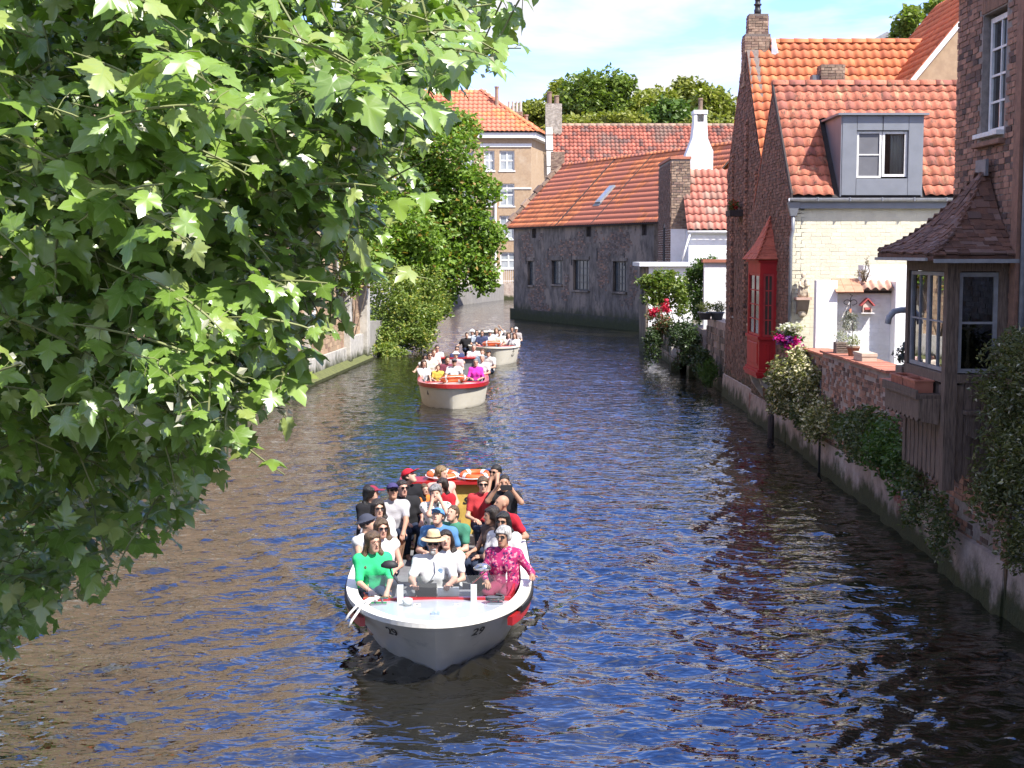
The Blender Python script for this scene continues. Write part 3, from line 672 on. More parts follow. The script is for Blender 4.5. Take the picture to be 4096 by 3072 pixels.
def shrub(name, label, blobs, n, size, mat, stems=4, base=None, group=None, aspect=.62, lean=None, cat='shrub', extra=()):
    c0 = Vector(base) if base else Vector((blobs[0][0][0], blobs[0][0][1], blobs[0][0][2]-blobs[0][1][2]))
    t = thing(name, label, cat, c0, group)
    foliage(t, 'foliage', clump_points(blobs, n), size, mat, lean=lean, aspect=aspect)
    b = MB(); rng = random.Random(hash(label) % 999 if False else len(label)*7+n)
    for i in range(stems):
        c = Vector(rng.choice(blobs)[0]); mid = c0.lerp(c, .5)+Vector((rng.uniform(-.1,.1), rng.uniform(-.1,.1), .05))
        b.tube([c0+Vector((rng.uniform(-.05,.05), rng.uniform(-.1,.1), 0)), mid, c+Vector((rng.uniform(-.1,.1), rng.uniform(-.1,.1), .1))], [.022, .014, .006], 5)
    b.build('stem', m_bark, t, True)
    for nm, m_, n_, s_, bl in extra: foliage(t, nm, clump_points(bl, n_), s_, m_, aspect=.95, flat=0)
    return t

# ================================================================ near brick house with the timber bay
NX = 6.4
nh = thing('brick_house', 'red brown brick house with white sash window and timber bay over the water', 'house', (NX, 20.9, 0))
NW = 2.65
hn = [(1.08, 6.85, 2.02, 8.5)]
wn_ = wall(nh, 'canal_wall', (NX, 20.9, -.6), -Y, Z, -X, NW, 10.8, .4, m_mortar, hn)
MB().box((NX+.4, 18.3, 1.5), (NX+8, 20.9, 10.2)).build('house_body', m_brownwall, nh)
bricks(wn_, (NX, 20.9, 1.2), -Y, Z, -X, NW, 8.9, m_oldbrick, bl=.2, bh=.066, jt=.013, proud=.016,
       inside=lambda u, v: not any(a-.03 < u < c+.03 and b_-1.8-.02 < v < d-1.8+.32 for a, b_, c, d in hn))
bricks(wn_, (NX, 20.9, -.4), -Y, Z, -X, NW, 1.6, m_oldbrick, bl=.2, bh=.066, jt=.013, proud=.010, keep=.5, nmax=60, name='worn_brick')
lint = MB().obox((0,0,0), X, Y, Z, 1, 1, 1).mesh('soldier')
pieces(wn_, 'lintel_brick', lint, [frame(Vector((NX, 20.9-(1.03+i*.078), 7.92)), -Y, Z, -X, .066, .26, .018) for i in range(13)], M('lintel_brick', (0.24,0.135,0.085), (0.17,0.095,0.065), .9, 9, piece=.15, bump=.4))
window(wn_, (NX+.09, 20.9-1.12, 6.30), -Y, Z, -X, .86, 1.55, 2, 4, m_frame, m_glass, .07, .03, .06, sill=(.05, .06, .20, m_frame))
MB().obox((NX-.0, 20.9-1.0, 6.12), -Y, Z, -X, 1.1, .07, .10, .01).build('brick_sill', m_oldbrick, nh)
MB().tube([(NX-.07, 20.75, 8.4), (NX-.07, 20.75, 9.2)], .04, 8).box((NX-.12, 20.6, 8.3), (NX, 20.85, 8.42)).build('iron_bracket', m_iron, nh)
# neighbour with grey painted brick, towards the bridge
ng = thing('grey_house', 'weathered grey painted brick house next to the red brown brick house', 'house', (NX+.05, 18.2, 0))
wq = wall(ng, 'canal_wall', (NX+.08, 18.22, -.6), -Y, Z, -X, 11, 9.8, .4, M('grey_mortar', (.30,.30,.31), (.22,.22,.23), .95, 8, bump=.5, algae=.75))
bricks(wq, (NX+.08, 18.22, 1.1), -Y, Z, -X, 4.2, 8, M('grey_brick', (.36,.36,.375), (.24,.235,.24), .9, 5, piece=.15, piece2=(.2,.14,.11), bump=.5, algae=.75), proud=.014, nmax=120)
MB().box((NX+.48, 7.3, 1.5), (NX+8, 18.2, 9.2)).build('house_body', m_brownwall, ng)
MB().obox((NX+.0, 18.36, -.6), -Y, Z, -X, .22, 9.8, .05).build('brick_pier', m_oldbrick, ng)
MB().tube([(NX+.02, 18.05, 1.2), (NX+.02, 18.05, 9)], .045, 8).build('downpipe', m_lead, ng, True)

bx0, by0, by1 = 5.62, 18.48, 20.42                   # timber bay
tb = MB()
def post(x, y, z0, z1, s=.13): tb.box((x-s/2, y-s/2, z0), (x+s/2, y+s/2, z1))
post(bx0+.05, by0+.05, 1.62, 4.72, .16); post(bx0+.05, by1-.05, 1.75, 4.72, .13); post(NX-.07, by0+.06, 1.9, 4.72, .13); post(NX-.07, by1-.06, 1.9, 4.72, .13)
for z0, z1, d in ((4.46, 4.70, .02), (3.02, 3.14, .03), (1.98, 2.08, -.03)):
    tb.box((bx0-d, by0+.131, z0), (bx0+.1, by1-.116, z1)); tb.box((bx0+.131, by0-d, z0+.004), (NX, by0+.1, z1-.004)); tb.box((bx0+.131, by1-.1, z0), (NX, by1+d, z1))
tbo = tb.build('timber_bay', m_wood, nh)
MB().box((bx0+.03, by0+.03, 2.9), (NX-.003, by1-.03, 2.98)).build('bay_floor', m_wooddark, tbo)
MB().box((bx0+.03, by0+.03, 4.5), (NX-.003, by1-.03, 4.56)).build('bay_ceiling', m_wooddark, tbo)
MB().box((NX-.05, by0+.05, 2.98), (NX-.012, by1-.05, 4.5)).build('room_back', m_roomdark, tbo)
yc = (by0+.131+by1-.116)/2
for a in (by1-.116, yc-.003): window(tbo, (bx0+.02, a, 3.15), -Y, Z, -X, yc-(by0+.131)-.006, 1.30, 2, 2, m_greyframe, clearglass('bay_glass', (.5,.53,.52), .34), .05, .022, .045, flat=True)
window(tbo, (bx0+.135, by0+.03, 3.15), X, Z, -Y, NX-.14-bx0-.13, 1.30, 1, 2, m_greyframe, clearglass('bay_glass_front', (.55,.56,.55), .03), .055, .03, .045, flat=True)
window(tbo, (NX-.14, by1-.03, 3.15), -X, Z, Y, NX-.14-bx0-.13, 1.30, 1, 2, m_greyframe, clearglass('bay_glass'), .055, .03, .045, flat=True)
plk = MB().prism([(0,0.05,0),(.5,0,0),(1,0.05,0),(1,1,0),(0,1,0)], (0,0,1)).mesh('plank')
ms = []; n = 17; W_ = by1-.116-(by0+.131)
for i in range(n): ms.append(frame((bx0+.035, by1-.116-W_*i/n, 1.72+random.uniform(-.03,.03)+.05*i/n*-1), -Y, Z, -X, W_/n*.93, 1.30, .024+.008*(i%2)))
n = 6; W_ = NX-bx0-.14
for i in range(n): ms.append(frame((bx0+.135+W_*i/n, by0+.035, 1.74+random.uniform(-.03,.03)), X, Z, -Y, W_/n*.93, 1.28, .024+.008*(i%2)))
n = 6
for i in range(n): ms.append(frame((NX-.01-W_*i/n, by1-.035, 1.76), -X, Z, Y, W_/n*.93, 1.26, .024))
pieces(tbo, 'plank', plk, ms, m_wood)
# shelf with carved valance on the water side, and a smaller one on the near side
sh_ = MB()
sh_.obox((bx0+.0, by1-.05, 2.80), -Y, Z, -X, by1-by0-.22, .05, .34).obox((bx0-.31, by1-.05, 2.852), -Y, Z, -X, by1-by0-.22, .06, .03)
pts = [(0,0)]; k = 8
for i in range(k*6+1):
    u = i/(k*6)*(by1-by0-.24); pts.append((u, -.26-.05*abs(math.sin(i/6*math.pi))))
pts += [(by1-by0-.24, 0)]
sh_.prism([(bx0-.30, by1-.06-u, 2.80+v) for u, v in pts], (.035, 0, 0))
sh_.prism([(bx0-.262, by0+.16, 2.80), (bx0-.262, by0+.16, 2.5), (bx0-.04, by0+.16, 2.46), (bx0-.02, by0+.16, 2.80)], (0, .03, 0))
sh_.obox((bx0+.22, by0-.005, 2.62), X, Z, -Y, NX-bx0-.26, .05, .16)
sh_.prism([(bx0+.24, by0-.14, 2.62), (bx0+.24, by0-.14, 2.36), (bx0+.36, by0-.14, 2.30), (bx0+.5, by0-.14, 2.36), (NX-.1, by0-.14, 2.34), (NX-.1, by0-.14, 2.62)], (0, .03, 0))
sh_.build('carved_shelf', m_wood, tbo)
# flared shingle hip
ev = [Vector((NX, by0-.30, 4.66)), Vector((bx0-.30, by0-.30, 4.66)), Vector((bx0-.36, by1+.30, 4.70)), Vector((NX, by1+.28, 4.74))]
pkn = Vector((NX-.06, 19.35, 5.82))
rfb = MB(); loft(rfb, [[tuple(e-Z*.06) for e in ev], [tuple(e) for e in ev], [tuple(e.lerp(pkn, .5)-Z*.17) for e in ev], [tuple(pkn)]*4]); rfb = rfb.build('bay_roof', m_shingle, nh)
hip_shingles(rfb, ev, pkn, 17, .155, m_shingle, th=.022, curve=.17, jit=.02)
MB().obox(ev[1]-Z*.085-Y*.012, X, Z, -Y, NX-ev[1].x, .05, .03).obox(ev[2]-Z*.10-X*.012, -Y, Z, -X, (ev[2]-ev[1]).length, .04, .03).build('eave_trim', m_greyframe, rfb)
MB().obox((NX-.10, 19.56, 5.72), -Y, Z, -X, .42, .22, .04).build('lead_cap', m_lead, rfb)
MB().tube([(NX, 20.72, 3.88), (5.62, 20.72, 3.88), (5.52, 20.72, 3.86), (5.45, 20.72, 3.78), (5.43, 20.72, 3.68)], .045, 10).build('waste_pipe', m_pvc, nh, True)
# candlestick in the bay
cs = thing('candlestick', 'pale turned candlestick standing behind the bay window pane', 'candlestick', (bx0+.33, by0+.20, 2.98))
MB().lathe([(.10,0),(.09,.03),(.03,.07),(.022,.2),(.045,.26),(.022,.32),(.018,.6),(.04,.66),(.018,.70),(.085,.73),(.085,.75),(.015,.76),(.012,.92)], (bx0+.33, by0+.20, 2.985), 14).build('stem', m_statue, cs, True)
MB().lathe([(.10,0),(.105,.012),(.09,.02)], (bx0+.33, by0+.20, 2.981), 14).build('foot', m_statue, cs, True)
for k, (yy, lb) in enumerate(((19.85, 'terracotta planter trough on the carved shelf, beside the garden wall'), (19.2, 'terracotta planter trough on the carved shelf, against the corner post'))):
    p = thing('planter_trough', lb, 'planter', (bx0-.16, yy, 2.852), 'terracotta troughs on the shelf')
    b = MB(); a, l, hgt = .12, .28, .15
    b.obox((bx0-.16-a, yy-l, 2.852), X, Y, Z, 2*a, .02, hgt).obox((bx0-.16-a, yy+l-.02, 2.852), X, Y, Z, 2*a, .02, hgt).obox((bx0-.16-a, yy-l+.02, 2.852), X, Y, Z, .02, 2*l-.04, hgt).obox((bx0-.16+a-.02, yy-l+.02, 2.852), X, Y, Z, .02, 2*l-.04, hgt)
    for i in range(9): b.box((bx0-.16-a-.006, yy-l+.03+i*.06, 2.86), (bx0-.16-a+.001, yy-l+.05+i*.06, 2.852+hgt-.03))
    b.build('trough_wall', m_terra, p)
    MB().box((bx0-.16-a+.02, yy-l+.02, 2.86), (bx0-.16+a-.02, yy+l-.02, 2.852+hgt-.04)).build('soil', m_terra, p)
    MB().box((bx0-.16-a-.015, yy-l-.015, 2.852+hgt), (bx0-.16-a+.03, yy+l+.015, 2.852+hgt+.02)).box((bx0-.16+a-.03, yy-l-.015, 2.852+hgt), (bx0-.16+a+.015, yy+l+.015, 2.852+hgt+.02)).box((bx0-.16-a+.03, yy-l-.015, 2.852+hgt), (bx0-.16+a-.03, yy-l+.03, 2.852+hgt+.02)).box((bx0-.16-a+.03, yy+l-.03, 2.852+hgt), (bx0-.16+a-.03, yy+l+.015, 2.852+hgt+.02)).build('rim', m_terra, p)

# ================================================================ garden wall along the water
gw = thing('garden_wall', 'low mossy brick garden wall with terracotta coping along the water', 'wall', (6.6, 28, 0))
m_wallold = M('old_plaster', (0.40,0.33,0.275), (0.25,0.20,0.17), .95, 3, bump=.9, bscale=18, stain=(0.40,0.36,0.32), stain_scale=1.1, stain_at=(.52,.66), algae=.42, moss=((0.20,0.085,0.065), .55, (.60,.66)))
segs = [(20.92, 25.0, 6.50, 2.48), (25.0, 30.4, 6.60, 2.60), (30.4, 32.75, 6.70, 2.50), (32.75, 35.28, 6.78, 1.75)]
for k, (ya, yb, x, zt) in enumerate(segs):
    MB().box((x, ya, -.8), (x+.45, yb-.002, zt)).build('wall_body', m_wallold, gw)
    bricks(gw, (x, yb-.01, .75 if k else .9), -Y, Z, -X, yb-ya-.02, zt-.78 if k else zt-.95, m_oldbrick, proud=.014, keep=.72 if k < 3 else .5, nmax=80)
    if k < 3:
        cm = MB().obox((0,0,0), X, Y, Z, 1, 1, 1, .02).mesh('coping')
        nn = int((yb-ya)/.30)
        pieces(gw, 'coping_tile', cm, [frame((x-.07+random.uniform(-.008,.008), ya+i*(yb-ya)/nn, zt+.001), X, Y, Z, .60, (yb-ya)/nn*.975, .045*random.uniform(.85,1.15)) for i in range(nn)], m_terra)
MB().tube([(6.60, 30.50, -.3), (6.61, 30.50, 2.0)], .035, 8).build('drain_pipe', m_iron, gw, True)
MB().tube([(6.45, 22.2, .95), (6.1, 22.2, .93)], .07, 10).build('outfall_pipe', m_lead, gw, True)
for yy in (36.3,): MB().lathe([(.09,-.9),(.08,.55),(.05,.62)], (6.6, yy, 0), 9).build('mooring_post', m_wooddark, gw, True)
# quay footing ledge below houses
fb = thing('quay_footing', 'dark algae covered stone footing below the canal houses', 'wall', (6.8, 38, 0))
for ya, yb, x in ((7, 18.2, 6.30), (18.2, 20.9, 6.26), (35.3, 40.9, 6.72), (40.9, 47.3, 6.90)):
    MB().prism([(x, ya, -.8), (x+.6, ya, -.8), (x+.6, ya, .9), (x+.08, ya, .72)], (0, yb-ya, 0)).build('footing', m_wallold, fb)

# ================================================================ white niche wall and what hangs on it
nw_ = thing('niche_wall', 'whitewashed garden wall with a recessed niche under small clay tiles', 'wall', (7.8, 32.7, 0))
b = MB(); NYW = 32.65
b.box((6.92, NYW, 1.5), (7.40, NYW+.25, 4.08)); b.box((8.70, NYW-.1, 1.5), (9.02, NYW+.9, 4.06)); b.box((7.40, NYW+.34, 1.5), (8.70, NYW+.6, 4.02)); b.box((7.36, NYW+.25, 1.5), (7.46, NYW+.34, 4.02)); b.box((9.02, NYW+.4, 1.5), (12, NYW+.7, 3.9))
b.box((8.1, NYW+.5, 3.86), (9.6, NYW+1.0, 4.42))
b.build('whitewashed_wall', m_white, nw_)
bricks(nw_, (7.47, NYW+.34, 2.3), X, Z, -Y, 1.22, 1.65, m_white, bl=.24, bh=.085, proud=.006, nmax=90, name='painted_brick')
Sn = Vector((0, .66, .36)).normalized()
tile_roof(nw_, (7.98, NYW+.05, 3.84), X, Sn, .74, .36, .19, .36, M('clay_pale', (.58,.36,.26), (.46,.27,.19), .85, 6, piece=.15), amp=.07, name='canopy_tile')
fm = MB().obox((0,0,0), X, Y, Z, 1, 1, 1, .03).mesh('flat')
pieces(nw_, 'flat_tile', fm, [frame((7.34+i*.21, NYW-.12+j*.28, 3.80+j*.15), X, Sn, Sn.cross(X)*-1, .205, .30, .03) for i in range(3) for j in range(2)], M('clay_flat', (.50,.25,.15), (.4,.19,.11), .85, 6, piece=.15))
MB().box((7.48, NYW+.22, 3.78), (8.68, NYW+.30, 3.84)).build('canopy_batten', m_wooddark, nw_)
# statue on its bracket
st = thing('statue', 'pale stone statue of a robed figure with child on the cream wall', 'statue', (7.12, 35.1, 3.5))
b = MB(); c = (7.12, 35.12, 3.62)
b.lathe([(.13,0),(.145,.06),(.12,.16),(.125,.26),(.11,.34),(.085,.42),(.05,.455),(.048,.48),(.06,.51),(.06,.55),(.045,.585),(.02,.60)], c, 14, 1, .8)
b.lathe([(.03,0),(.055,.04),(.05,.09),(.035,.12),(.04,.15),(.03,.19),(.01,.2)], (c[0]+.055, c[1]-.085, c[2]+.26), 10)
b.tube([(c[0]+.10, c[1]-.04, c[2]+.38), (c[0]+.11, c[1]-.11, c[2]+.30), (c[0]+.03, c[1]-.13, c[2]+.27)], [.035,.032,.025], 8)
b.tube([(c[0]-.10, c[1]-.04, c[2]+.38), (c[0]-.10, c[1]-.11, c[2]+.28), (c[0]-.01, c[1]-.13, c[2]+.24)], [.035,.032,.025], 8)
for i in range(7): b.tube([(c[0]-.1+i*.033, c[1]-.095, c[2]+.02), (c[0]-.085+i*.03, c[1]-.10, c[2]+.22)], .014, 5)
b.build('figure', m_statue, st, True)
MB().box((c[0]-.19, c[1]-.16, c[2]-.06), (c[0]+.19, 35.29, c[2])).build('plinth', M('plinth_pink', (.50,.34,.27), (.4,.27,.21), .9), st)
MB().prism([(c[0]-.14, 35.29, c[2]-.06), (c[0]-.14, c[1]-.12, c[2]-.06), (c[0]-.14, c[1]+.02, c[2]-.30), (c[0]-.14, 35.29, c[2]-.42)], (.28, 0, 0)).build('bracket', M('bracket_stone', (.34,.27,.22), (.25,.2,.16), .9), st)
MB().lathe([(.03,-.50),(.10,-.44),(.10,-.36),(.08,-.32)], (c[0], 35.23, c[2]), 10, 1, .55).build('console', m_statue, st, True)
# bird house
bh = thing('bird_house', 'small pink roofed bird house on the white niche wall', 'bird house', (8.13, 33.3, 3.3))
q = (8.13, NYW+.25, 3.32)
b = MB(); b.box((q[0]-.10, q[1]-.09, q[2]+.02), (q[0]-.085, q[1]+.085, q[2]+.20)).box((q[0]+.085, q[1]-.09, q[2]+.02), (q[0]+.10, q[1]+.085, q[2]+.20)).prism([(q[0]-.10, q[1]+.06, q[2]+.02), (q[0]+.10, q[1]+.06, q[2]+.02), (q[0]+.10, q[1]+.06, q[2]+.20), (q[0], q[1]+.06, q[2]+.31), (q[0]-.10, q[1]+.06, q[2]+.20)], (0,.02,0))
b.prism([(q[0]-.085, q[1]-.08, q[2]+.14), (q[0]+.085, q[1]-.08, q[2]+.14), (q[0]+.085, q[1]-.08, q[2]+.20), (q[0], q[1]-.08, q[2]+.29), (q[0]-.085, q[1]-.08, q[2]+.20)], (0,.015,0)); b.build('box', M('pale_pink', (.62,.46,.38), (.55,.4,.33), .7), bh)
m_pinkroof = M('pink_roof', (.48,.10,.09), (.42,.085,.08), .6)
MB().prism([(q[0]-.15, q[1]-.13, q[2]+.17), (q[0], q[1]-.13, q[2]+.33), (q[0], q[1]-.13, q[2]+.36), (q[0]-.17, q[1]-.13, q[2]+.19)], (0,.22,0)).prism([(q[0]+.15, q[1]-.13, q[2]+.17), (q[0]+.17, q[1]-.13, q[2]+.19), (q[0], q[1]-.13, q[2]+.361), (q[0], q[1]-.13, q[2]+.331)], (0,.22,0)).build('roof', m_pinkroof, bh)
MB().box((q[0]-.06, q[1]-.085, q[2]+.09), (q[0]+.06, q[1]-.05, q[2]+.135)).build('shade', m_pinkroof, bh)
MB().box((q[0]-.15, q[1]-.14, q[2]), (q[0]+.15, q[1]+.088, q[2]+.02)).build('ledge', m_frame, bh)
# scroll hook with hanging plant
hk = thing('hanging_plant', 'grey trailing plant hanging from an iron scroll hook in the niche', 'plant', (7.72, 33.2, 3.6))
b = MB(); hx, hy, hz = 7.76, NYW+.26, 3.62
for s in (-1, 1): b.tube([(hx+s*(.0+.075*(1-math.cos(t))*(1 if t < 4 else .8)), hy, hz-.05+.06*math.sin(t)) for t in np.linspace(0, 5.2, 14)], .008, 5)
b.tube([(hx, hy, hz-.2), (hx, hy, hz+.05), (hx+.04, hy, hz+.11), (hx-.02, hy, hz+.14)], .009, 5); b.build('scroll', m_iron, hk)
P = clump_points([((hx-.02, hy-.06, hz-.30), (.13,.10,.12)), ((hx-.10, hy-.06, hz-.50), (.10,.08,.2)), ((hx+.09, hy-.06, hz-.5), (.07,.08,.2))], 420)
foliage(hk, 'foliage', P, .075, leafmat('leaf_grey', (.20,.21,.17), (.32,.32,.27), .2), lean=(0,0,-1.2), aspect=.3)
MB().tube([(hx, hy, hz-.2), (hx-.02, hy-.05, hz-.32)], .03, 7).build('pot', m_terra, hk)
# pots and baskets along the coping
def pot(name, label, x, y, z, r, h, mat, lf, n, sp, hgt, wick=False, cat='flower pot', size=.06):
    t = thing(name, label, cat, (x, y, z), 'pots and baskets on the coping')
    if wick:
        b = MB(); b.box((x-r+.01, y-r*1.3+.01, z), (x+r-.01, y+r*1.3-.01, z+h-.01))
        for i in range(6): b.box((x-r, y-r*1.3, z+i*h/6), (x+r, y+r*1.3, z+i*h/6+h/14))
        for i in range(8): b.box((x-r-.004, y-r*1.3+i*r*2.6/8+.01, z), (x+r+.004, y-r*1.3+i*r*2.6/8+.03, z+h))
        b.build('basket', mat, t)
    else: MB().lathe([(r*.7,0),(r*.95,h*.8),(r*1.08,h*.8),(r*1.08,h),(r*.9,h),(r*.85,h*.85)], (x, y, z), 14).build('pot', mat, t, True)
    foliage(t, 'foliage', clump_points([((x, y, z+h+hgt*.45), (sp, sp, hgt*.55))], n), size, lf, lean=(0,0,.8), aspect=.35)
    return t
m_wick = M('wicker', (.30,.24,.19), (.19,.15,.12), .9, 30)
zc = 2.60+.046
pot('basket', 'grey wicker basket with white flowers on the terracotta coping', 6.80, 29.6, zc, .12, .22, m_wick, leafmat('leaf_whitefl', (.30,.32,.24), (.5,.5,.42), .2), 160, .16, .22, True, 'basket')
pot('flower_pot', 'brown clay pot of pale flowers on the terracotta coping', 6.82, 28.6, zc, .13, .20, M('brown_clay', (.30,.19,.13), None, .9), leafmat('leaf_palefl', (.20,.25,.10), (.42,.42,.26), .3), 220, .19, .2)
wb = thing('wooden_box', 'pale wooden box with split lid on the terracotta coping', 'box', (6.80, 27.55, zc), 'pots and baskets on the coping')
MB().box((6.66, 27.2, zc), (6.94, 27.9, zc+.085)).build('box', M('pale_wood', (.55,.45,.34), (.42,.34,.26), .8, 8, stretch=(1,1,6)), wb); MB().box((6.65, 27.19, zc+.09), (6.95, 27.91, zc+.15)).build('lid', MATS['pale_wood'], wb)
pot('basket', 'wicker basket with dark spiky plant beside the timber bay', 6.80, 24.6, 2.53, .15, .24, m_wick, leafmat('leaf_slate', (.05,.06,.055), (.09,.10,.09), .15), 260, .22, .42, True, 'basket', .10)
MB().tube([(6.74, 28.35, zc), (6.73, 28.35, zc+.75)], .006, 5).build('stick', m_wooddark, wb)

# ================================================================ plants over the garden wall
shrub('flowering_shrub', 'cream flowering shrub spilling over the quay wall below the magenta flowers', [((6.45,33.5,1.75),(.45,.8,.6)),((6.4,34.0,1.15),(.34,.6,.4)),((6.45,32.3,2.25),(.30,.55,.35)),((6.45,33.2,1.2),(.25,.4,.3))], 4200, .10, lf_flower, base=(6.95,33.5,1.5))
shrub('climbing_plant', 'brown green climbing plant with pale flowers on the garden wall', [((6.45,31.3,2.0),(.35,.7,.5)),((6.4,30.6,1.45),(.35,.7,.55)),((6.35,29.9,1.1),(.3,.6,.4)),((6.45,29.2,1.35),(.25,.5,.4))], 3600, .09, lf_flower, base=(6.85,30.6,1.2))
shrub('ivy_bush', 'dark green leafy bush hanging low on the garden wall', [((6.42,31.6,1.15),(.24,.7,.35)),((6.3,26.3,1.35),(.32,.8,.45)),((6.25,24.8,1.55),(.35,.8,.55)),((6.38,27.4,1.35),(.22,.6,.3))], 4200, .085, lf_bush, base=(6.85,26.3,1.0))
shrub('fern_bush', 'bright green soft bush beside the weathered timber bay', [((6.2,23.6,1.5),(.36,.75,.6)),((6.2,22.6,1.35),(.32,.6,.5))], 2600, .09, lf_mid, base=(6.75,23.2,1.0))
shrub('trailing_plant', 'pale green trailing plant beneath the toothed boards of the bay', [((6.1,21.4,1.15),(.25,.35,.6)),((6.12,20.6,.95),(.2,.5,.45)),((6.1,20.0,.75),(.2,.35,.4)),((6.15,21.7,.75),(.2,.3,.3))], 1700, .07, lf_bush, base=(6.7,20.8,.9))
shrub('large_shrub', 'large shaggy green shrub with tiny white flowers against the grey house', [((6.05,17.35,3.05),(.40,.7,.55)),((5.95,17.1,2.3),(.48,.7,.6)),((6.0,16.9,1.55),(.48,.8,.55)),((6.05,16.3,3.4),(.45,.9,.6)),((6.0,16.0,2.2),(.5,.9,.8)),((6.1,17.6,3.45),(.3,.4,.35)),((6.1,15.6,1.4),(.4,.8,.5))], 15000, .075, leafmat('leaf_shaggy', (0.060,0.078,0.026), (0.135,0.14,0.045), .28, dots=((.5,.48,.36), .045)), stems=7, base=(6.65,17.2,1.5), aspect=.42)
hb = thing('hanging_basket', 'basket of magenta and white petunias hanging at the cottage corner', 'hanging basket', (6.62,34.5,2.6))
foliage(hb, 'leaves', clump_points([((6.62,34.5,2.75),(.32,.3,.22)),((6.72,34.5,2.5),(.26,.25,.3))], 700), .08, lf_mid)
for nm, cc_, bl, n_ in (('magenta_bloom', (.62,.02,.30), [((6.76,34.3,2.45),(.22,.2,.28)),((6.45,34.3,2.68),(.14,.15,.14)),((6.70,34.3,2.2),(.14,.1,.12))], 330), ('white_bloom', (.72,.70,.62), [((6.74,34.35,2.92),(.28,.2,.10)),((6.5,34.4,2.88),(.14,.1,.1))], 260), ('violet_bloom', (.13,.03,.22), [((6.52,34.3,2.62),(.17,.15,.13))], 120)):
    foliage(hb, nm, clump_points(bl, n_), .085, leafmat(nm, cc_, tuple(x*.7 for x in cc_), .3), flat=0, aspect=1.0)
MB().lathe([(.10,-.16),(.2,-.04),(.21,0)], (6.64,34.5,2.72), 12).build('basket', m_wick, hb)
MB().tube([(6.64,34.5,2.72),(6.75,34.9,3.05),(6.86,35.25,3.0)], .012, 5).build('hook', m_iron, hb)
shrub('wall_weed', 'dry brown weed growing on top of the white niche wall', [((8.05,32.9,4.2),(.16,.12,.12)),((8.12,32.9,4.42),(.05,.05,.2))], 260, .06, leafmat('leaf_dry', (.22,.17,.12), (.32,.26,.19), .2), base=(8.05,32.9,4.05), lean=(0,0,1), aspect=.3)
# ================================================================ grey rendered house rising from the water
GA, GB = Vector((0.12, 104.2, 0)), Vector((8.4, 85.2, 0))
GT = (GB-GA).normalized(); GN = Vector((GT.y, -GT.x, 0)); GN = GN if GN.y < 0 and GN.x < 0 else -GN   # outward, over the water
GL = (GB-GA).length; GE, GR = 6.8, 11.05
gh = thing('grey_canal_house', 'old grey rendered house rising straight from the water under an orange roof', 'house', GA)
def gu_(px): # distance along the wall seen at picture column px
    t = (px-512)/F; return (t*GA.y-GA.x)/(GT.x-t*GT.y)
hg = []
for px0, px1, y0, y1 in ((527.5,533.5,261,285), (551.5,562,260.5,284), (573,588.5,260,290), (612.5,626,261.5,291.5)):
    a, c = gu_(px0), gu_(px1); d = GA.y+GT.y*(a+c)/2
    hg.append((a, CAMH+(253-y1)/F*d+.6, c, CAMH+(253-y0)/F*d+.6))
hs = []
for px0, px1 in ((532,536), (586,591), (641,646)):
    a, c = gu_(px0), gu_(px1); hs.append((a, 6.35, c, 7.25))
wgh = wall(gh, 'canal_wall', GA+Vector((0,0,-.6)), GT, Z, GN, GL, GE+.6, .5, m_render, hg+hs)
for k, (a, b_, c, d) in enumerate(hg):
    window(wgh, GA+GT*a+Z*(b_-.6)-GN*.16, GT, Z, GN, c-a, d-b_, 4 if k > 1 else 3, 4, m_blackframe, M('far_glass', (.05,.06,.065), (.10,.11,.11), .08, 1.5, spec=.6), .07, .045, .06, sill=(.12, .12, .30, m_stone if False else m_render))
    MB().obox(GA+GT*(a-.12)+Z*(d-.6+.02), GT, Z, GN, c-a+.24, .22, .06, .01).build('lintel', m_render, wgh)
for a, b_, c, d in hs: MB().obox(GA+GT*a+Z*(b_-.6)-GN*.25, GT, Z, GN, c-a, d-b_, .05).build('shutter', m_wooddark, wgh)
for k in range(5): MB().obox(GA+GT*(2.2+k*3.7)+Z*(3.9+.3*(k%2)), GT, Z, GN, .05, .8, .05).build('wall_anchor', m_iron, wgh)
# patches where the render has come off and the bricks show
def in_patch(u, v):
    return any(((u-a)/ra)**2+((v-b_)/rb)**2 < 1+.35*math.sin(u*9+v*7) for a, b_, ra, rb in ((4.0,2.7,1.6,2.2),(2.4,5.2,1.2,.9),(9.5,5.6,2.6,.7),(14.2,4.6,1.0,1.8),(16.2,5.9,1.8,1.0),(6.4,4.7,.9,1.2),(12.0,6.4,2.0,.6),(17.5,3.4,1.3,1.6),(3.0,6.4,2.2,.5),(8.6,3.0,.7,1.0),(5.2,1.4,1.5,.5))) and not any(a-.3 < u < c+.3 and b_-.3 < v < d+.3 for a, b_, c, d in hg+hs)
bricks(wgh, GA+Vector((0,0,-.6)), GT, Z, GN, GL, GE+.6, M('patch_brick', (.19,.145,.115), (.12,.095,.08), .95, 5, piece=.35, piece2=(.26,.15,.10)), bl=.25, bh=.085, proud=.02, inside=in_patch, nmax=300)
MB().obox(GA+GT*-.25+Vector((0,0,-.8)), GT, Z, GN, GL+.4, 1.5, .18).build('footing', M('dark_footing', (.075,.068,.055), (.04,.04,.03), .95, 3, bump=.6, algae=.7), gh)
end = -GN*8.4
MB().prism([GA+Vector((0,0,-.6))-GN*.5, GA+Z*GE-GN*.5, GA+Z*GR-GN*4.2, GA+end+Z*GE, GA+end+Vector((0,0,-.6))], -GT*-.5).build('gable_wall', m_render, gh)
Sg = (-GN*4.55+Z*(GR-GE+.35)).normalized(); SLg = math.hypot(4.55, GR-GE+.35)
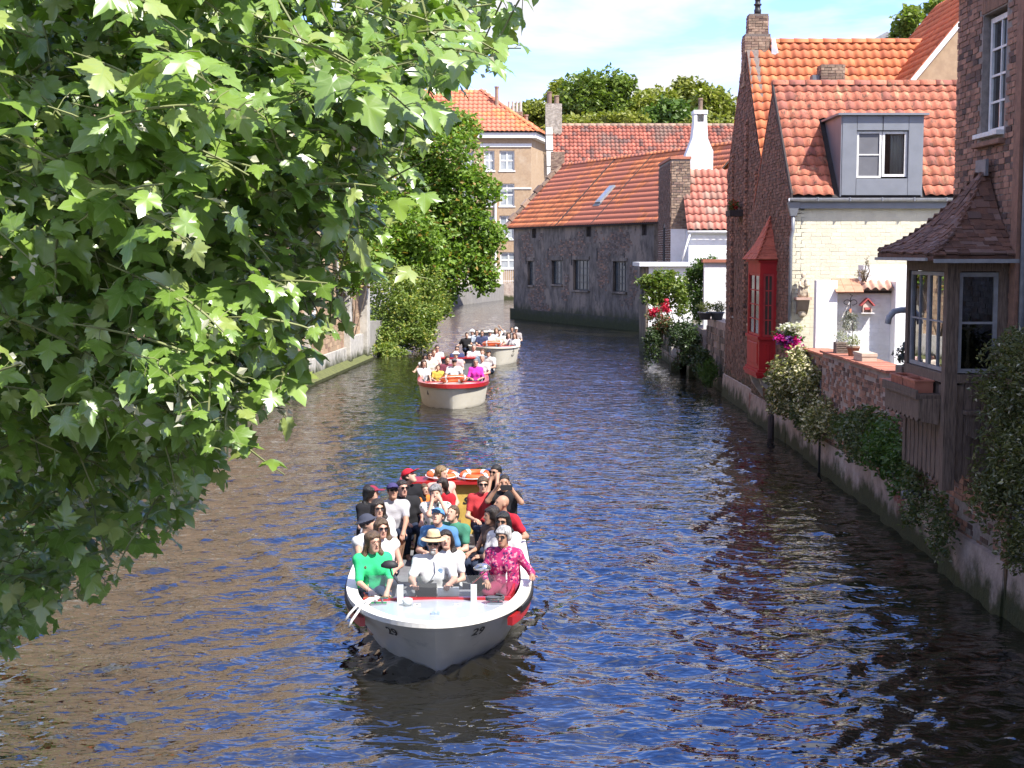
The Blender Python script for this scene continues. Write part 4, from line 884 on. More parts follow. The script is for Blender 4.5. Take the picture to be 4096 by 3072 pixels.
P0 = GA+GN*.35+Z*(GE-.35)-GT*.5
rg = sheet(gh, 'roof', [P0, P0+GT*(GL+3.5), P0+GT*(GL+3.5)+Sg*SLg, P0+Sg*SLg], .08, m_wooddark)
m_tileG = M('tile_canal', (0.78,0.26,0.10), (0.66,0.21,0.085), 0.8, .9, piece=.16, piece2=(0.48,0.16,0.08), stain=(0.56,0.19,0.11), stain_scale=.18, stain_at=(.50,.53))
tile_roof(rg, P0+Vector((0,0,.03)), GT, Sg, GL+3.5, SLg, .26, .46, m_tileG, amp=.045, lip=.036)
MB().prism([P0+Sg*SLg+Z*.0, P0+Sg*SLg+end*.52-Z*4.4, P0+GT*(GL+3.5)+Sg*SLg+end*.52-Z*4.4, P0+GT*(GL+3.5)+Sg*SLg], (0,0,-.08)).build('rear_roof', m_tileG, gh)
ridge(rg, P0+Sg*SLg+Z*.03, P0+GT*(GL+3.5)+Sg*SLg+Z*.03, .16, .5, m_tileG, nmax=60)
for u in (8.3, 13.6): MB().obox(P0+GT*u+Z*.07, GT, Sg, GT.cross(Sg) if GT.cross(Sg).z > 0 else -GT.cross(Sg), .07, SLg, .06).build('lead_seam', m_wooddark, rg)
Ng = GT.cross(Sg); Ng = Ng if Ng.z > 0 else -Ng
sk = MB().obox(P0+GT*11.6+Sg*2.0+Ng*.06, GT, Sg, Ng, .75, 1.55, .14).build('skylight', m_greyframe, gh)
MB().obox(P0+GT*11.7+Sg*2.1+Ng*.205, GT, Sg, Ng, .55, 1.35, .01).build('pane', M('sky_pane', (.30,.33,.36), None, .08, spec=.8), sk)
MB().obox(P0+GT*11.5+Sg*1.75+Ng*.08, GT, Sg, Ng, .95, .28, .03).build('apron', m_lead, sk)
# stepped brick parapet on the far gable
pp = MB()
for i in range(9):
    t = i/9; q = P0-GT*.35+Sg*(SLg*t); pp.obox(q-Z*.1, Sg, GT, Ng, SLg/9*.9, .45, .30+.12*(i % 2))
pp.build('parapet', m_stackbrick, gh)
stack(gh, P0+Sg*SLg*.96-GT*.6, 1.0, 1.0, 9.6, 12.1, m_stackbrick, m_darkmortar, nmax=60)

# long building behind with dull red roof
lb_y, le_y, lx0, lx1, lr, le = 121.0, 112.5, 3.35, 30.0, 15.25, 7.8
lh = thing('long_house', 'long house with dull red mottled tile roof behind the grey canal house', 'house', (10, 113, 0))
MB().prism([(lx0, 113, 1), (lx0, 129, 1), (lx0, 129, 8.3), (lx0, lb_y, lr-.1), (lx0, 113, 8.3)], (lx1-lx0, 0, 0)).build('walls', m_tanwall, lh)
Sl = Vector((0, lb_y-le_y, lr-le)).normalized()
rl = sheet(lh, 'roof', [(lx0-.1, le_y, le), (lx1, le_y, le), (lx1, lb_y, lr), (lx0-.1, lb_y, lr)], .08, m_wooddark)
tile_roof(rl, (lx0-.1, le_y, le+.03), X, Sl, lx1-lx0, math.hypot(lb_y-le_y, lr-le), .34, .5, m_tileC, amp=.09, lip=.07, nmax=300)
sheet(lh, 'rear_roof', [(lx0, lb_y, lr-.004), (lx1, lb_y, lr-.004), (lx1, 129.5, 8), (lx0, 129.5, 8)], .08, m_tileC)
ridge(rl, (lx0, lb_y, lr), (lx1, lb_y, lr), .2, .6, M('ridge_tan', (.36,.24,.17), (.26,.17,.12), .9, piece=.2))
cp = MB()
for i in range(11): cp.obox(Vector((lx0-.55, le_y, le+.12))+Sl*(i*1.04), X, Sl, X.cross(Sl), .55, .98, .35+.08*(i % 2))
cp.build('gable_coping', m_stone, lh)
stack(lh, (lx0+.1, lb_y-.4, 0), 1.35, 1.2, 13.2, 17.0, M('pale_stack', (.45,.40,.33), (.3,.26,.21), .9, 4, piece=.2), m_mortar, nmax=40)
MB().lathe([(.2,17.0),(.2,17.6),(.26,17.65),(.2,17.7)], (lx0+.35, lb_y-.4, 0), 10).lathe([(.2,17.0),(.2,17.9),(.26,17.95),(.2,18.0)], (lx0-.25, lb_y-.4, 0), 10).build('chimney_pot', m_stackbrick, lh)
# white tapered chimney on the canal roof
wc = MB(); xw, yw = at_y(700, 120, 80).x, 80
wc.prism([(xw-1.1, yw, 7.4), (xw+.75, yw, 7.4), (xw+.75, yw, 10.3), (xw+.45, yw, 11.0), (xw+.40, yw, 11.9), (xw-.30, yw, 11.9), (xw-.40, yw, 11.0), (xw-.75, yw, 10.1)], (0, 1.2, 0))
wc.box((xw-.30, yw+.1, 11.9), (xw-.14, yw+1.1, 12.35)).box((xw+.24, yw+.1, 11.9), (xw+.40, yw+1.1, 12.35)).box((xw-.14, yw+.9, 11.9), (xw+.24, yw+1.1, 12.35)).box((xw-.34, yw+.05, 12.35), (xw+.44, yw+1.15, 12.55))
wco = wc.build('white_chimney', m_white, gh)
MB().lathe([(.12,12.55),(.12,13.15),(.16,13.17),(.12,13.25)], (xw+.1, yw+.6, 0), 10).build('chimney_pot', m_stackbrick, wco)

# white cottage with brick stack wall, beyond the tall brick house
wh = thing('white_cottage', 'whitewashed cottage with pinkish tile roof and a tall brick stack wall', 'house', (8.4, 71, 0))
sx0, sx1, sy = at_y(671,200,72).x, at_y(690.5,200,72).x, 72
wsb = MB().box((sx0, sy, -.6), (sx1-.02, sy+6, 5.9)).build('white_base', m_white, wh)
stk = MB().box((sx0+.02, sy+.02, 5.9), (sx1-.02, sy+6, 9.35)).build('stack_wall', m_mortar, wh)
bricks(stk, (sx0+.02, sy+.02, 5.9), X, Z, -Y, sx1-sx0-.04, 3.45, m_stackbrick, bl=.25, bh=.10, jt=.03, proud=.03, nmax=120)
bricks(wh, (sx0, sy+6, 1.2), -Y, Z, -X, 6, 8.1, m_darkbrick, bl=.25, bh=.10, jt=.02, proud=.03, nmax=100, name='side_brick', inside=lambda u, v: not (2.6 < u < 3.6 and 2.6 < v < 5.0))
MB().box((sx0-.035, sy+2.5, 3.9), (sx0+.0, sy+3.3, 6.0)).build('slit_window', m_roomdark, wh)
MB().box((sx0-.05, sy-.05, 9.35), (sx1+.02, sy+6, 9.48)).build('stack_cap', m_terra, wh)
ex0, ex1, ey = at_y(690.5,200,70).x, 14.0, 70.5
MB().box((ex0, ey, -.6), (ex1, ey+6, 5.75)).build('front_wall', m_white, wh)
Se = Vector((0, 3.0, 2.95)).normalized()
re_ = sheet(wh, 'roof', [(ex0-.1, ey-.2, 5.75), (ex1, ey-.2, 5.75), (ex1, ey+2.9, 8.8), (ex0-.1, ey+2.9, 8.8)], .06, m_wooddark)
tile_roof(re_, (ex0-.1, ey-.2, 5.79), X, Se, ex1-ex0+.1, 4.35, .33, .52, m_tileD, amp=.085, lip=.06, nmax=160)
MB().tube([(ex0-.1, ey-.28, 5.72), (ex1, ey-.28, 5.72)], .07, 8).tube([(ex0+.05, ey-.25, 5.7), (ex0-.5, ey-.1, 3.8)], .05, 8).build('gutter', m_frame, wh, True)
# white shed with flat slab roof by the water
sd = thing('garden_shed', 'small white shed with flat slab roof and stone side by the water', 'shed', (6.4, 66, 0))
dx0, dx1 = at_y(648.5,300,66).x, at_y(692,300,66).x
MB().box((dx0, 66, -.6), (dx1, 69.2, 4.08)).build('white_wall', m_white, sd)
MB().box((dx0-.12, 66.02, -.6), (dx0-.002, 69.4, 4.06)).build('stone_side', m_render, sd)
MB().box((dx0-.45, 65.75, 4.09), (dx1+.1, 69.5, 4.27)).build('roof_slab', M('slab_white', (.72,.72,.74), None, .7), sd)
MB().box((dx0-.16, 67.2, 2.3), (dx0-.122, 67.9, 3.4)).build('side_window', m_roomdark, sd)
# garden terrace wall beyond the tall house
tw = thing('terrace_wall', 'mossy stone terrace wall carrying plants beyond the tall brick house', 'wall', (7.2, 56, 0))
for ya, yb, x, zt in ((47.3, 52.5, 7.15, 2.35), (52.5, 57, 7.0, 1.9), (57, 66, 6.7, 1.6)):
    MB().box((x, ya, -.7), (x+.5, yb-.003, zt)).build('wall_body', m_wallold, tw)
    bricks(tw, (x, yb-.02, .5), -Y, Z, -X, yb-ya-.04, zt-.55, m_render, bl=.4, bh=.2, jt=.03, proud=.03, keep=.8, nmax=60, name='stone')
for x0, yy, zt in ((6.35, 57.0, 1.75), (6.75, 54.5, 1.9)): MB().box((x0, yy, -.7), (x0+.85, yy+.8, zt)).box((x0-.06, yy-.06, zt), (x0+.91, yy+.86, zt+.08)).build('pier', m_stone, tw)
MB().box((at_y(704,300,53).x, 53, 1), (at_y(718,300,53).x+1.5, 53.3, 4.35)).build('white_panel', m_white, tw)
MB().box((at_y(702,300,53).x, 52.9, 4.352), (at_y(718,300,53).x+1.5, 53.4, 4.47)).build('panel_coping', m_terra, tw)
# plants there
yx = lambda px, y: (px-512)/F*y
shrub('garden_bush', 'bright yellow green leafy bush in front of the white shed', [((yx(668,60),60,3.2),(1.0,.9,.75)),((yx(655,60),60,2.9),(.6,.7,.5)),((yx(682,59.5),59.5,2.9),(.6,.7,.9)),((yx(648,60),60,3.5),(.5,.4,.3)),((yx(664,60),60,3.75),(.6,.5,.3))], 3600, .17, leafmat('leaf_golden', (.10,.17,.03), (.21,.25,.05), .4), base=(yx(676,60),60,1.5), stems=9)
shrub('ivy_column', 'dense ivy draped over the end of the white garden panel', [((yx(703,54.5),54.5,4.05),(.75,.6,.42)),((yx(699,54.5),54.5,3.4),(.45,.5,.7)),((yx(698,54.5),54.5,2.6),(.3,.4,.6)),((yx(710,54.3),54.3,4.3),(.5,.5,.25))], 3800, .13, leafmat('leaf_ivy', (.045,.09,.02), (.10,.17,.03), .3), base=(yx(700,54.5),54.8,1.5))
shrub('flower_bed', 'pink and red flowering plants on the terrace edge', [((yx(660,58.5),58.5,2.0),(.55,.6,.5)),((yx(668,58),58,1.75),(.6,.6,.4)),((yx(655,58.5),58.5,1.4),(.3,.5,.5))], 1900, .12, leafmat('leaf_red_bed', (.07,.09,.03), (.12,.13,.05), .3, dots=((.42,.12,.10), .16)), base=(yx(663,58.2),58.5,1.1),
      extra=(('red_bloom', leafmat('red_bloom', (.62,.03,.07), (.45,.02,.05), .2), 160, .13, [((yx(665,58),57.7,2.55),(.15,.15,.32)),((yx(653,58),57.7,2.35),(.2,.15,.15))]),))
shrub('hanging_ivy', 'dark green ivy hanging down the terrace wall to the water', [((yx(652,57.5),57.5,1.0),(.4,.7,.8)),((yx(688,53),53,1.3),(.55,.8,.9)),((yx(680,54),54,1.6),(.5,.6,.6)),((yx(703,49.5),49.5,.9),(.35,.7,.6))], 4600, .12, lf_dark, base=(yx(680,54),54.3,.6))
shrub('tuft_grass', 'light green tuft growing at the foot of the terrace wall', [((yx(709,48.8),48.8,.55),(.3,.6,.5))], 700, .16, lf_mid, base=(yx(711,48.8),48.9,.1), lean=(0,0,1.2), aspect=.22)
for px, lb_ in ((705, 'grey pot of heather on the terrace wall by the white panel'), (717, 'grey pot of heather against the brick gable corner')):
    pot('flower_pot', lb_, yx(px,50.5), 50.5, 2.36, .25, .28, m_lead, lf_olive, 320, .36, .32, size=.10)
shrub('window_flowers', 'red geraniums in a window box high on the dark gable', [((6.78,44.3,6.15),(.16,.35,.16))], 260, .10, leafmat('leaf_geranium', (.06,.10,.03), (.1,.14,.04), .3, dots=((.6,.03,.04), .35)), base=(6.9,44.3,5.95), stems=2)
shrub('balcony_flowers', 'dark leafy flowers with red blooms beneath the gutter of the tall house', [((7.15,40.6,6.0),(.2,.2,.4)),((7.2,40.6,5.5),(.25,.2,.3))], 420, .10, leafmat('leaf_geranium2', (.05,.07,.03), (.1,.10,.05), .3, dots=((.6,.05,.05), .22)), base=(7.2,40.75,5.3), stems=2)
pn = MB()                                            # planter boxes carrying those flowers
BX1 = thing('window_box', 'dark window box holding red geraniums on the gable', 'window box', (6.9, 44.3, 5.8)); MB().box((6.62,43.9,5.82), (7.04,44.7,6.0)).build('box', m_wooddark, BX1)
BX2 = thing('window_box', 'dark window box fixed below the gutter of the tall house', 'window box', (7.2, 40.7, 5.1)); MB().box((7.06,40.45,5.1), (7.5,40.94,5.3)).build('box', m_wooddark, BX2)

# ================================================================ tan town house across the bend
ty = 149.5; tx0, tx1 = at_y(400,200,ty).x, at_y(531,200,ty).x; te = CAMH+(253-140)/F*ty
th = thing('town_house', 'tan brick town house with white cross windows and hipped orange roof', 'house', (tx1, ty, 0))
hw = []
for px0, px1 in ((499.5,514.5), (484,494.5), (462,474)):
    for y0, y1 in ((150.5,170.5), (183.5,206), (215.5,239)):
        p0, p1 = at_y(px0, y1, ty), at_y(px1, y0, ty); hw.append((p0.x-tx0, p0.z-1.5, p1.x-tx0, p1.z-1.5))
p0, p1 = at_y(500, 287, ty), at_y(517, 252, ty); hw.append((p0.x-tx0, 1.6, p1.x-tx0, p1.z-1.5))
wt = wall(th, 'front_wall', (tx0, ty, 1.5), X, Z, -Y, tx1-tx0, te-1.5, .4, m_tanwall, hw)
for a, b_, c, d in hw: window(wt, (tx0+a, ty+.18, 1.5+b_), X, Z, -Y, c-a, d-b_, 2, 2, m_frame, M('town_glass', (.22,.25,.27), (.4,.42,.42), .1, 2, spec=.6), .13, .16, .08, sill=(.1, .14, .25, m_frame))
te2 = at_y(549, 150, ty+9).x
MB().prism([(tx1, ty, 1.4), (tx1, ty, te), (te2+.2, ty+12, te), (te2+.2, ty+12, 1.4)], (-1.2, 1.0, 0)).build('side_wall', m_tanwall, th)
for z, h_, d_ in ((te-.9, .35, .10), (te-5.2, .16, .08)): MB().box((tx0, ty-d_, z), (tx1+.05, ty-.004, z+h_)).build('string_course', m_frame, th)
MB().prism([(tx0-.3, ty-.55, te), (tx1+.5, ty-.55, te), (te2+.8, ty+12, te), (tx0-.3, ty+12, te)], (0, 0, .55)).build('cornice', m_frame, th)
rx, ryy, rzz = at_y(481, 91, ty+6).x, ty+6.0, at_y(481, 91, ty+6).z
cz = te+.56; A_, B_, C_, D_ = Vector((tx0-.5, ty-.7, cz)), Vector((tx1+.7, ty-.7, cz)), Vector((te2+1.0, ty+12.2, cz)), Vector((tx0-.5, ty+12.2, cz)); E_, F_ = Vector((rx, ryy, rzz)), Vector((rx-14, ryy, rzz))
rt = MB(); pass
rt.add([A_, B_, C_, D_, E_, F_], [(0,1,4,5), (1,2,4), (2,3,5,4), (3,0,5), (3,2,1,0)]); rto = rt.build('roof', m_wooddark, th)
fs_ = (E_-A_); Sf = Vector((0, ryy-A_.y, rzz-cz)).normalized(); SLf = math.hypot(ryy-A_.y, rzz-cz)
tile_roof(rto, A_+Z*.05, X, Sf, B_.x-A_.x, SLf, .5, .75, m_tileG, keep=lambda u, s: u < (E_.x-A_.x)+(B_.x-E_.x)*(1-s/SLf)+.1, amp=.10, lip=.07, nmax=200)
Ub = (C_-B_).normalized(); mid_ = B_+Ub*((E_-B_).dot(Ub)); Sb = (E_-mid_).normalized(); SLb = (E_-mid_).length; LB = (C_-B_).length; mu_ = (E_-B_).dot(Ub)
tile_roof(rto, B_+Z*.05, Ub, Sb, LB, SLb, .5, .75, m_tileG, keep=lambda u, s: mu_*s/SLb-.1 < u < LB-(LB-mu_)*s/SLb+.1, amp=.10, lip=.07, nmax=150, name='side_tile')
ridge(rto, B_+Z*.1, E_+Z*.1, .2, .7, m_tileG)
cq = at_y(515, 120, ty+5); stack(th, (cq.x, ty+5.5, 0), 1.7, 1.2, cz+1.2, cq.z+.9, m_stackbrick, m_mortar, nmax=40)
for i in range(4): MB().lathe([(.16,0),(.14,1.1)], (cq.x-.6+i*.4, ty+5.5, cq.z+.9), 8).build('chimney_pot', m_stone, th)
for px, py in ((497,98), (526,126)): 
    c_ = at_y(px, py, ty+5); MB().lathe([(.2,-1.5),(.2,.9),(.26,.9),(.26,1.05)], (c_.x, c_.y-1.5, c_.z), 8).build('flue', m_stackbrick, th)
MB().tube([(at_y(495.5,200,ty).x, ty-.15, te-6), (at_y(495.5,200,ty).x, ty-.15, 2)], .12, 8).build('downpipe', m_frame, th)
# quay wall and railing in front of it
qw = thing('far_quay', 'sunlit pale quay wall below the iron railing across the bend', 'wall', (-4, 130, 0))
def qseg(a, b_, z, m_, nm='quay_wall', t=.6):
    A, B = Vector((*a, 0)), Vector((*b_, 0)); U = (B-A).normalized(); N = Vector((U.y, -U.x, 0)); MB().obox(A-Z*.8-N*t, U, Z, N, (B-A).length, z+.8, t).build(nm, m_, qw)
    return A, B, U, N
qseg((-6.6,80), (-6.75,122), 1.75, m_stone); qseg((-6.75,122), (-.9,145.5), 3.0, M('pale_render', (.62,.57,.48), (.5,.45,.38), .9, .8, algae=.5)); A, B, U, N = qseg((-.9,145.5), (9,149.2), 1.7, m_wallold)
rl_ = thing('railing', 'white iron railing on the quay beside the grey canal house', 'railing', A)
b = MB(); ln = (B-A).length
for i in range(int(ln/.22)): b.tube([A+U*(i*.22)-N*.3+Z*1.7, A+U*(i*.22)-N*.3+Z*3.2], .025, 4)
for z in (1.85, 3.1): b.tube([A-N*.3+Z*z, B-N*.3+Z*z], .04, 5)
b.build('bars', M('rail_white', (.6,.6,.6), None, .6), rl_)
bk = thing('bicycle', 'dark bicycle leaning behind the white quay railing', 'bicycle', A+U*2.0-N*.7+Z*1.6)
for k in (0, 1):
    c_ = A+U*(1.6+k*1.1)-N*.8+Z*2.0; MB().tube([c_+U*math.cos(t)*.34+Z*math.sin(t)*.34 for t in np.linspace(0, 2*math.pi, 19)], .03, 5, False).build('wheel', m_iron, bk)
c_ = A+U*1.6-N*.8+Z*2.0
MB().tube([c_, c_+U*.35+Z*.5, c_+U*.95+Z*.5, c_+U*1.1], .025, 5).tube([c_+U*.35+Z*.5, c_+U*.55-Z*.05, c_+U*.95+Z*.5], .025, 5).tube([c_+U*.95+Z*.5, c_+U*.92+Z*.75, c_+U*.8+Z*.78], .02, 5).build('frame', m_iron, bk)
MB().obox(c_+U*.25+Z*.62-N*.06, U, N*-1, Z, .26, .12, .06, .01).build('saddle', m_iron, bk)

# ================================================================ sunlit brick house on the left bank
LA, LB_ = Vector((-9.3, 26, 0)), Vector((-6.62, 63.4, 0))
LU = (LB_-LA).normalized(); LN = Vector((LU.y, -LU.x, 0)); LLen = (LB_-LA).length
lt = thing('left_house', 'sunlit tan brick house on the left quay with stone plinth and pilaster', 'house', LA)
hl = [(4+i*4.6, 3.2, 5.3+i*4.6, 5.4) for i in range(7)]+[(4+i*4.6, 6.8, 5.3+i*4.6, 8.6) for i in range(7)]
wl_ = wall(lt, 'canal_wall', LA-Z*.8, LU, Z, LN, LLen, 10.4, .4, m_tanwall, hl)
bricks(wl_, LA+Z*.85, LU, Z, LN, LLen, 2.5, m_tanbrick, bl=.42, bh=.16, jt=.022, proud=.014, keep=.97, nmax=300, inside=lambda u, v: not any(a-.05 < u < c+.05 and b_-1.65 < v < d-1.6 for a, b_, c, d in hl))
for a, b_, c, d in hl: window(wl_, LA+LU*a+Z*(b_-.8)-LN*.14, LU, Z, LN, c-a, d-b_, 2, 3, m_frame, m_glass, .08, .05, .06, sill=(.1, .12, .3, m_stone))
MB().obox(LA-Z*.8, LU, Z, LN, LLen, 1.62, .12).build('plinth', m_stone, lt)
MB().prism([LA-Z*.8+LN*.13, LA+Z*.12+LN*.5, LA+Z*.30+LN*.13], LU*LLen).build('mossy_ledge', M('moss_ledge', (.13,.14,.045), (.085,.095,.035), .95, 4, bump=.6), lt)
for u, w_, d_, h_ in ((LLen-.7, .7, .35, 4.2), (LLen-4.4, .5, .28, 3.6), (LLen-12, .4, .2, 9.4)):
    MB().obox(LA+LU*u-Z*.8, LU, Z, LN, w_, h_+.8, d_, .02).build('pilaster', m_stone, lt)
MB().obox(LA+LU*(LLen-3.6)-Z*.8, LU, Z, LN, 2.7, 2.0, .2).build('stone_panel', m_stone, lt)
for u in (LLen-4.0, LLen-14.5): MB().tube([LA+LU*u+LN*.22+Z*.4, LA+LU*u+LN*.22+Z*9.4], .06, 8).build('downpipe', m_pvc, lt, True)
MB().prism([LA+Z*9.6+LN*.4, LA+Z*9.7+LN*.4, LA+Z*13.5-LN*4, LA+Z*9.6-LN*8], LU*LLen).build('roof', m_tileG, lt)
MB().tube([LA+LU*(LLen-20)+LN*.3+Z*1.9, LA+LU*(LLen-16)+LN*.32+Z*1.35], .05, 6).tube([LA+LU*(LLen-17)+LN*.34+Z*.5, LA+LU*(LLen-17)+LN*.34+Z*2.8], .03, 6).build('timber_fender', m_frame, lt)
# ================================================================ trees across the roofs and on the left bank
def tree(name, label, base, trunk_h, r0, blobs, n, size, mat, group=None, depth=2, aspect=.7, subr=.38):
    t = thing(name, label, 'tree', base, group); rng = random.Random(int(base[0]*7+n))
    b = MB(); bp = Vector(base); top = bp+Vector((rng.uniform(-.3,.3), rng.uniform(-.3,.3), trunk_h))
    b.tube([bp-Z*.3, bp.lerp(top, .5)+Vector((.1,0,0)), top], [r0, r0*.8, r0*.6], 9)
    for c, r in blobs:
        c = Vector(c); limb(b, top-Z*rng.uniform(0, trunk_h*.25), c-top, (c-top).length*.6, r0*.4, 1, rng, .8)
    b.build('trunk', m_bark, t, True)
    foliage(t, 'crown', clump_points(blobs, n, sub=9, subr=subr), size, mat, aspect=aspect)
    return t
def pxblob(px, py, y, rx, rz=None, ry=None):
    if y > 150: rx *= 1.18; rz = (rz or rx)*1.12
    p = at_y(px, py, y); s = y/F; return ((p.x, p.y, p.z), (rx*s, (ry or rx)*s, (rz or rx)*s))
lf_t1 = leafmat('leaf_t1', (.10,.16,.025), (.19,.25,.04), .3); lf_t2 = leafmat('leaf_t2', (.16,.19,.03), (.26,.27,.045), .3)
lf_t3 = leafmat('leaf_t3', (.08,.15,.03), (.14,.21,.045), .3); lf_t4 = leafmat('leaf_t4', (.17,.21,.03), (.28,.29,.05), .3)
G_ = 'trees behind the red roofs'
yb = 170
for lab, bl, n, m in (('tall round dark green tree crown above the long red roof', [pxblob(596,97,yb,28,24),pxblob(612,92,yb,20,18),pxblob(585,110,yb,25,18)], 5200, lf_t1),
    ('feathery light green tree beside the round dark crown', [pxblob(562,100,yb+6,16,14),pxblob(560,88,yb+6,9,9),pxblob(570,112,yb+6,14,14)], 2400, lf_t4),
    ('low olive green tree at the left end of the long red roof', [pxblob(533,112,yb+2,18,10),pxblob(550,120,yb+2,20,12),pxblob(525,122,yb+2,12,10)], 2600, lf_t2),
    ('yellowish tree crown half way along the long red roof', [pxblob(655,108,yb+4,24,18),pxblob(640,118,yb+4,22,14)], 3400, lf_t4),
    ('deep green bushy tree in front of the yellowish crown', [pxblob(668,117,yb-8,20,14),pxblob(682,120,yb-8,16,12),pxblob(645,124,yb-8,18,9)], 3200, lf_t3),
    ('pale spiky tree near the white tapered chimney', [pxblob(688,96,yb+8,18,14),pxblob(680,86,yb+8,6,8),pxblob(702,100,yb+8,14,12)], 2600, lf_t2),
    ('light olive tree crown against the brick gable of the tall house', [pxblob(714,104,yb,18,18),pxblob(722,112,yb,18,18)], 2600, lf_t4),
    ('brownish green low trees just above the tiled ridge', [pxblob(610,122,yb-12,30,9),pxblob(575,124,yb-12,22,8),pxblob(702,124,yb-12,20,9)], 3000, lf_t2)):
    c = bl[0][0]; tree('background_tree', lab, (c[0], c[1], 1.5), c[2]*.55, .45, bl, n, .62, m, G_)
tree('roof_tree', 'airy bright green tree rising behind the rear house roof', (17.2, 64, 1.4), 8, .3, [pxblob(912,22,62,20,16),pxblob(935,30,62,18,16),pxblob(945,8,62,22,12),pxblob(900,36,62,10,8),pxblob(970,10,62,25,20)], 3400, .26, leafmat('leaf_airy', (.14,.20,.04), (.25,.30,.07), .4), subr=.3)
lf_lime = leafmat('leaf_lime', (.115,.205,.03), (.25,.36,.06), .38, dots=((.34,.22,.05), .07))
tree('lime_tree', 'bushy green tree with yellowing leaves leaning over the left bank', (-5.9, 73, 1.4), 3.2, .28,
     [pxblob(440,150,72,42,36),pxblob(400,180,73,45,50),pxblob(405,240,70,45,40),pxblob(366,190,69,34,46),pxblob(372,245,68,26,26),pxblob(440,300,72,26,18),pxblob(462,190,72,36,32),pxblob(478,232,72,27,28),pxblob(468,262,72,30,30),pxblob(430,220,72,48,44),pxblob(420,262,71,46,36),pxblob(455,128,73,24,20),pxblob(492,240,72,13,16),pxblob(484,278,72,16,16)], 36000, .26, lf_lime)
shrub('bank_shrub', 'pale green shrub trailing from the left bank down to the water', [pxblob(392,318,67,27,30),pxblob(410,335,68,26,20),pxblob(380,338,66,16,18),pxblob(420,312,69,20,26),pxblob(430,332,72,10,12),pxblob(396,290,67,30,28),pxblob(425,290,69,26,26),pxblob(415,318,68,28,26),pxblob(440,300,71,18,20),pxblob(388,352,65,20,8)], 17000, .16, leafmat('leaf_pale', (.13,.20,.04), (.27,.33,.08), .38, dots=((.42,.40,.08), .12)), base=(-5.9, 66.5, .6), stems=8)

shrub('wall_ivy', 'light green climber covering the far end of the left brick house', [pxblob(358,228,60,17,34),pxblob(350,276,58,13,20),pxblob(364,188,61,16,26),pxblob(372,262,62,12,26),pxblob(345,240,57,12,28)], 9000, .17, lf_lime, base=(-6.75, 60.5, 1.0), stems=6, cat='climber')
# ================================================================ plane tree in front
def plane_leaf():
    half = [(0,0),(.09,-.11),(.24,-.15),(.41,-.07),(.37,.03),(.47,.09),(.45,.19),(.64,.36),(.47,.37),(.39,.47),(.25,.42),(.29,.58),(.18,.64),(.15,.79),(0,1.02)]
    out_ = []
    for k in range(3):
        random.seed(40+k); b = MB(); cur = random.uniform(.25, .6); fold = random.uniform(.10, .34)
        h = lambda x, y: fold*abs(x)-cur*(x*x*1.3+(y-.25)**2*.55)+.05*math.sin(9*x+5*y+k)
        pts = [(0, .26)]+half+[(-x, y) for x, y in half[-2:0:-1]]
        n = len(pts)-1
        b.v = [(x, y, h(x, y)) for x, y in pts]
        for i in range(n):
            j = (i+1) % n; b.f.append((0, 1+j, 1+i))
        me = b.mesh('leaf', True); uvl = me.uv_layers.new(name='UVMap')
        for lp in me.loops: v = b.v[lp.vertex_index]; uvl.data[lp.index].uv = (v[0], v[1])
        out_.append(me)
    random.seed(11); return out_
PL = plane_leaf()
m_plane = leafmat('plane_leaf', (.12,.21,.03), (.21,.32,.05), .24, .33, veins=True, dots=((.26,.32,.08), .14))
m_twig = M('green_twig', (.20,.22,.08), (.14,.15,.06), .7)
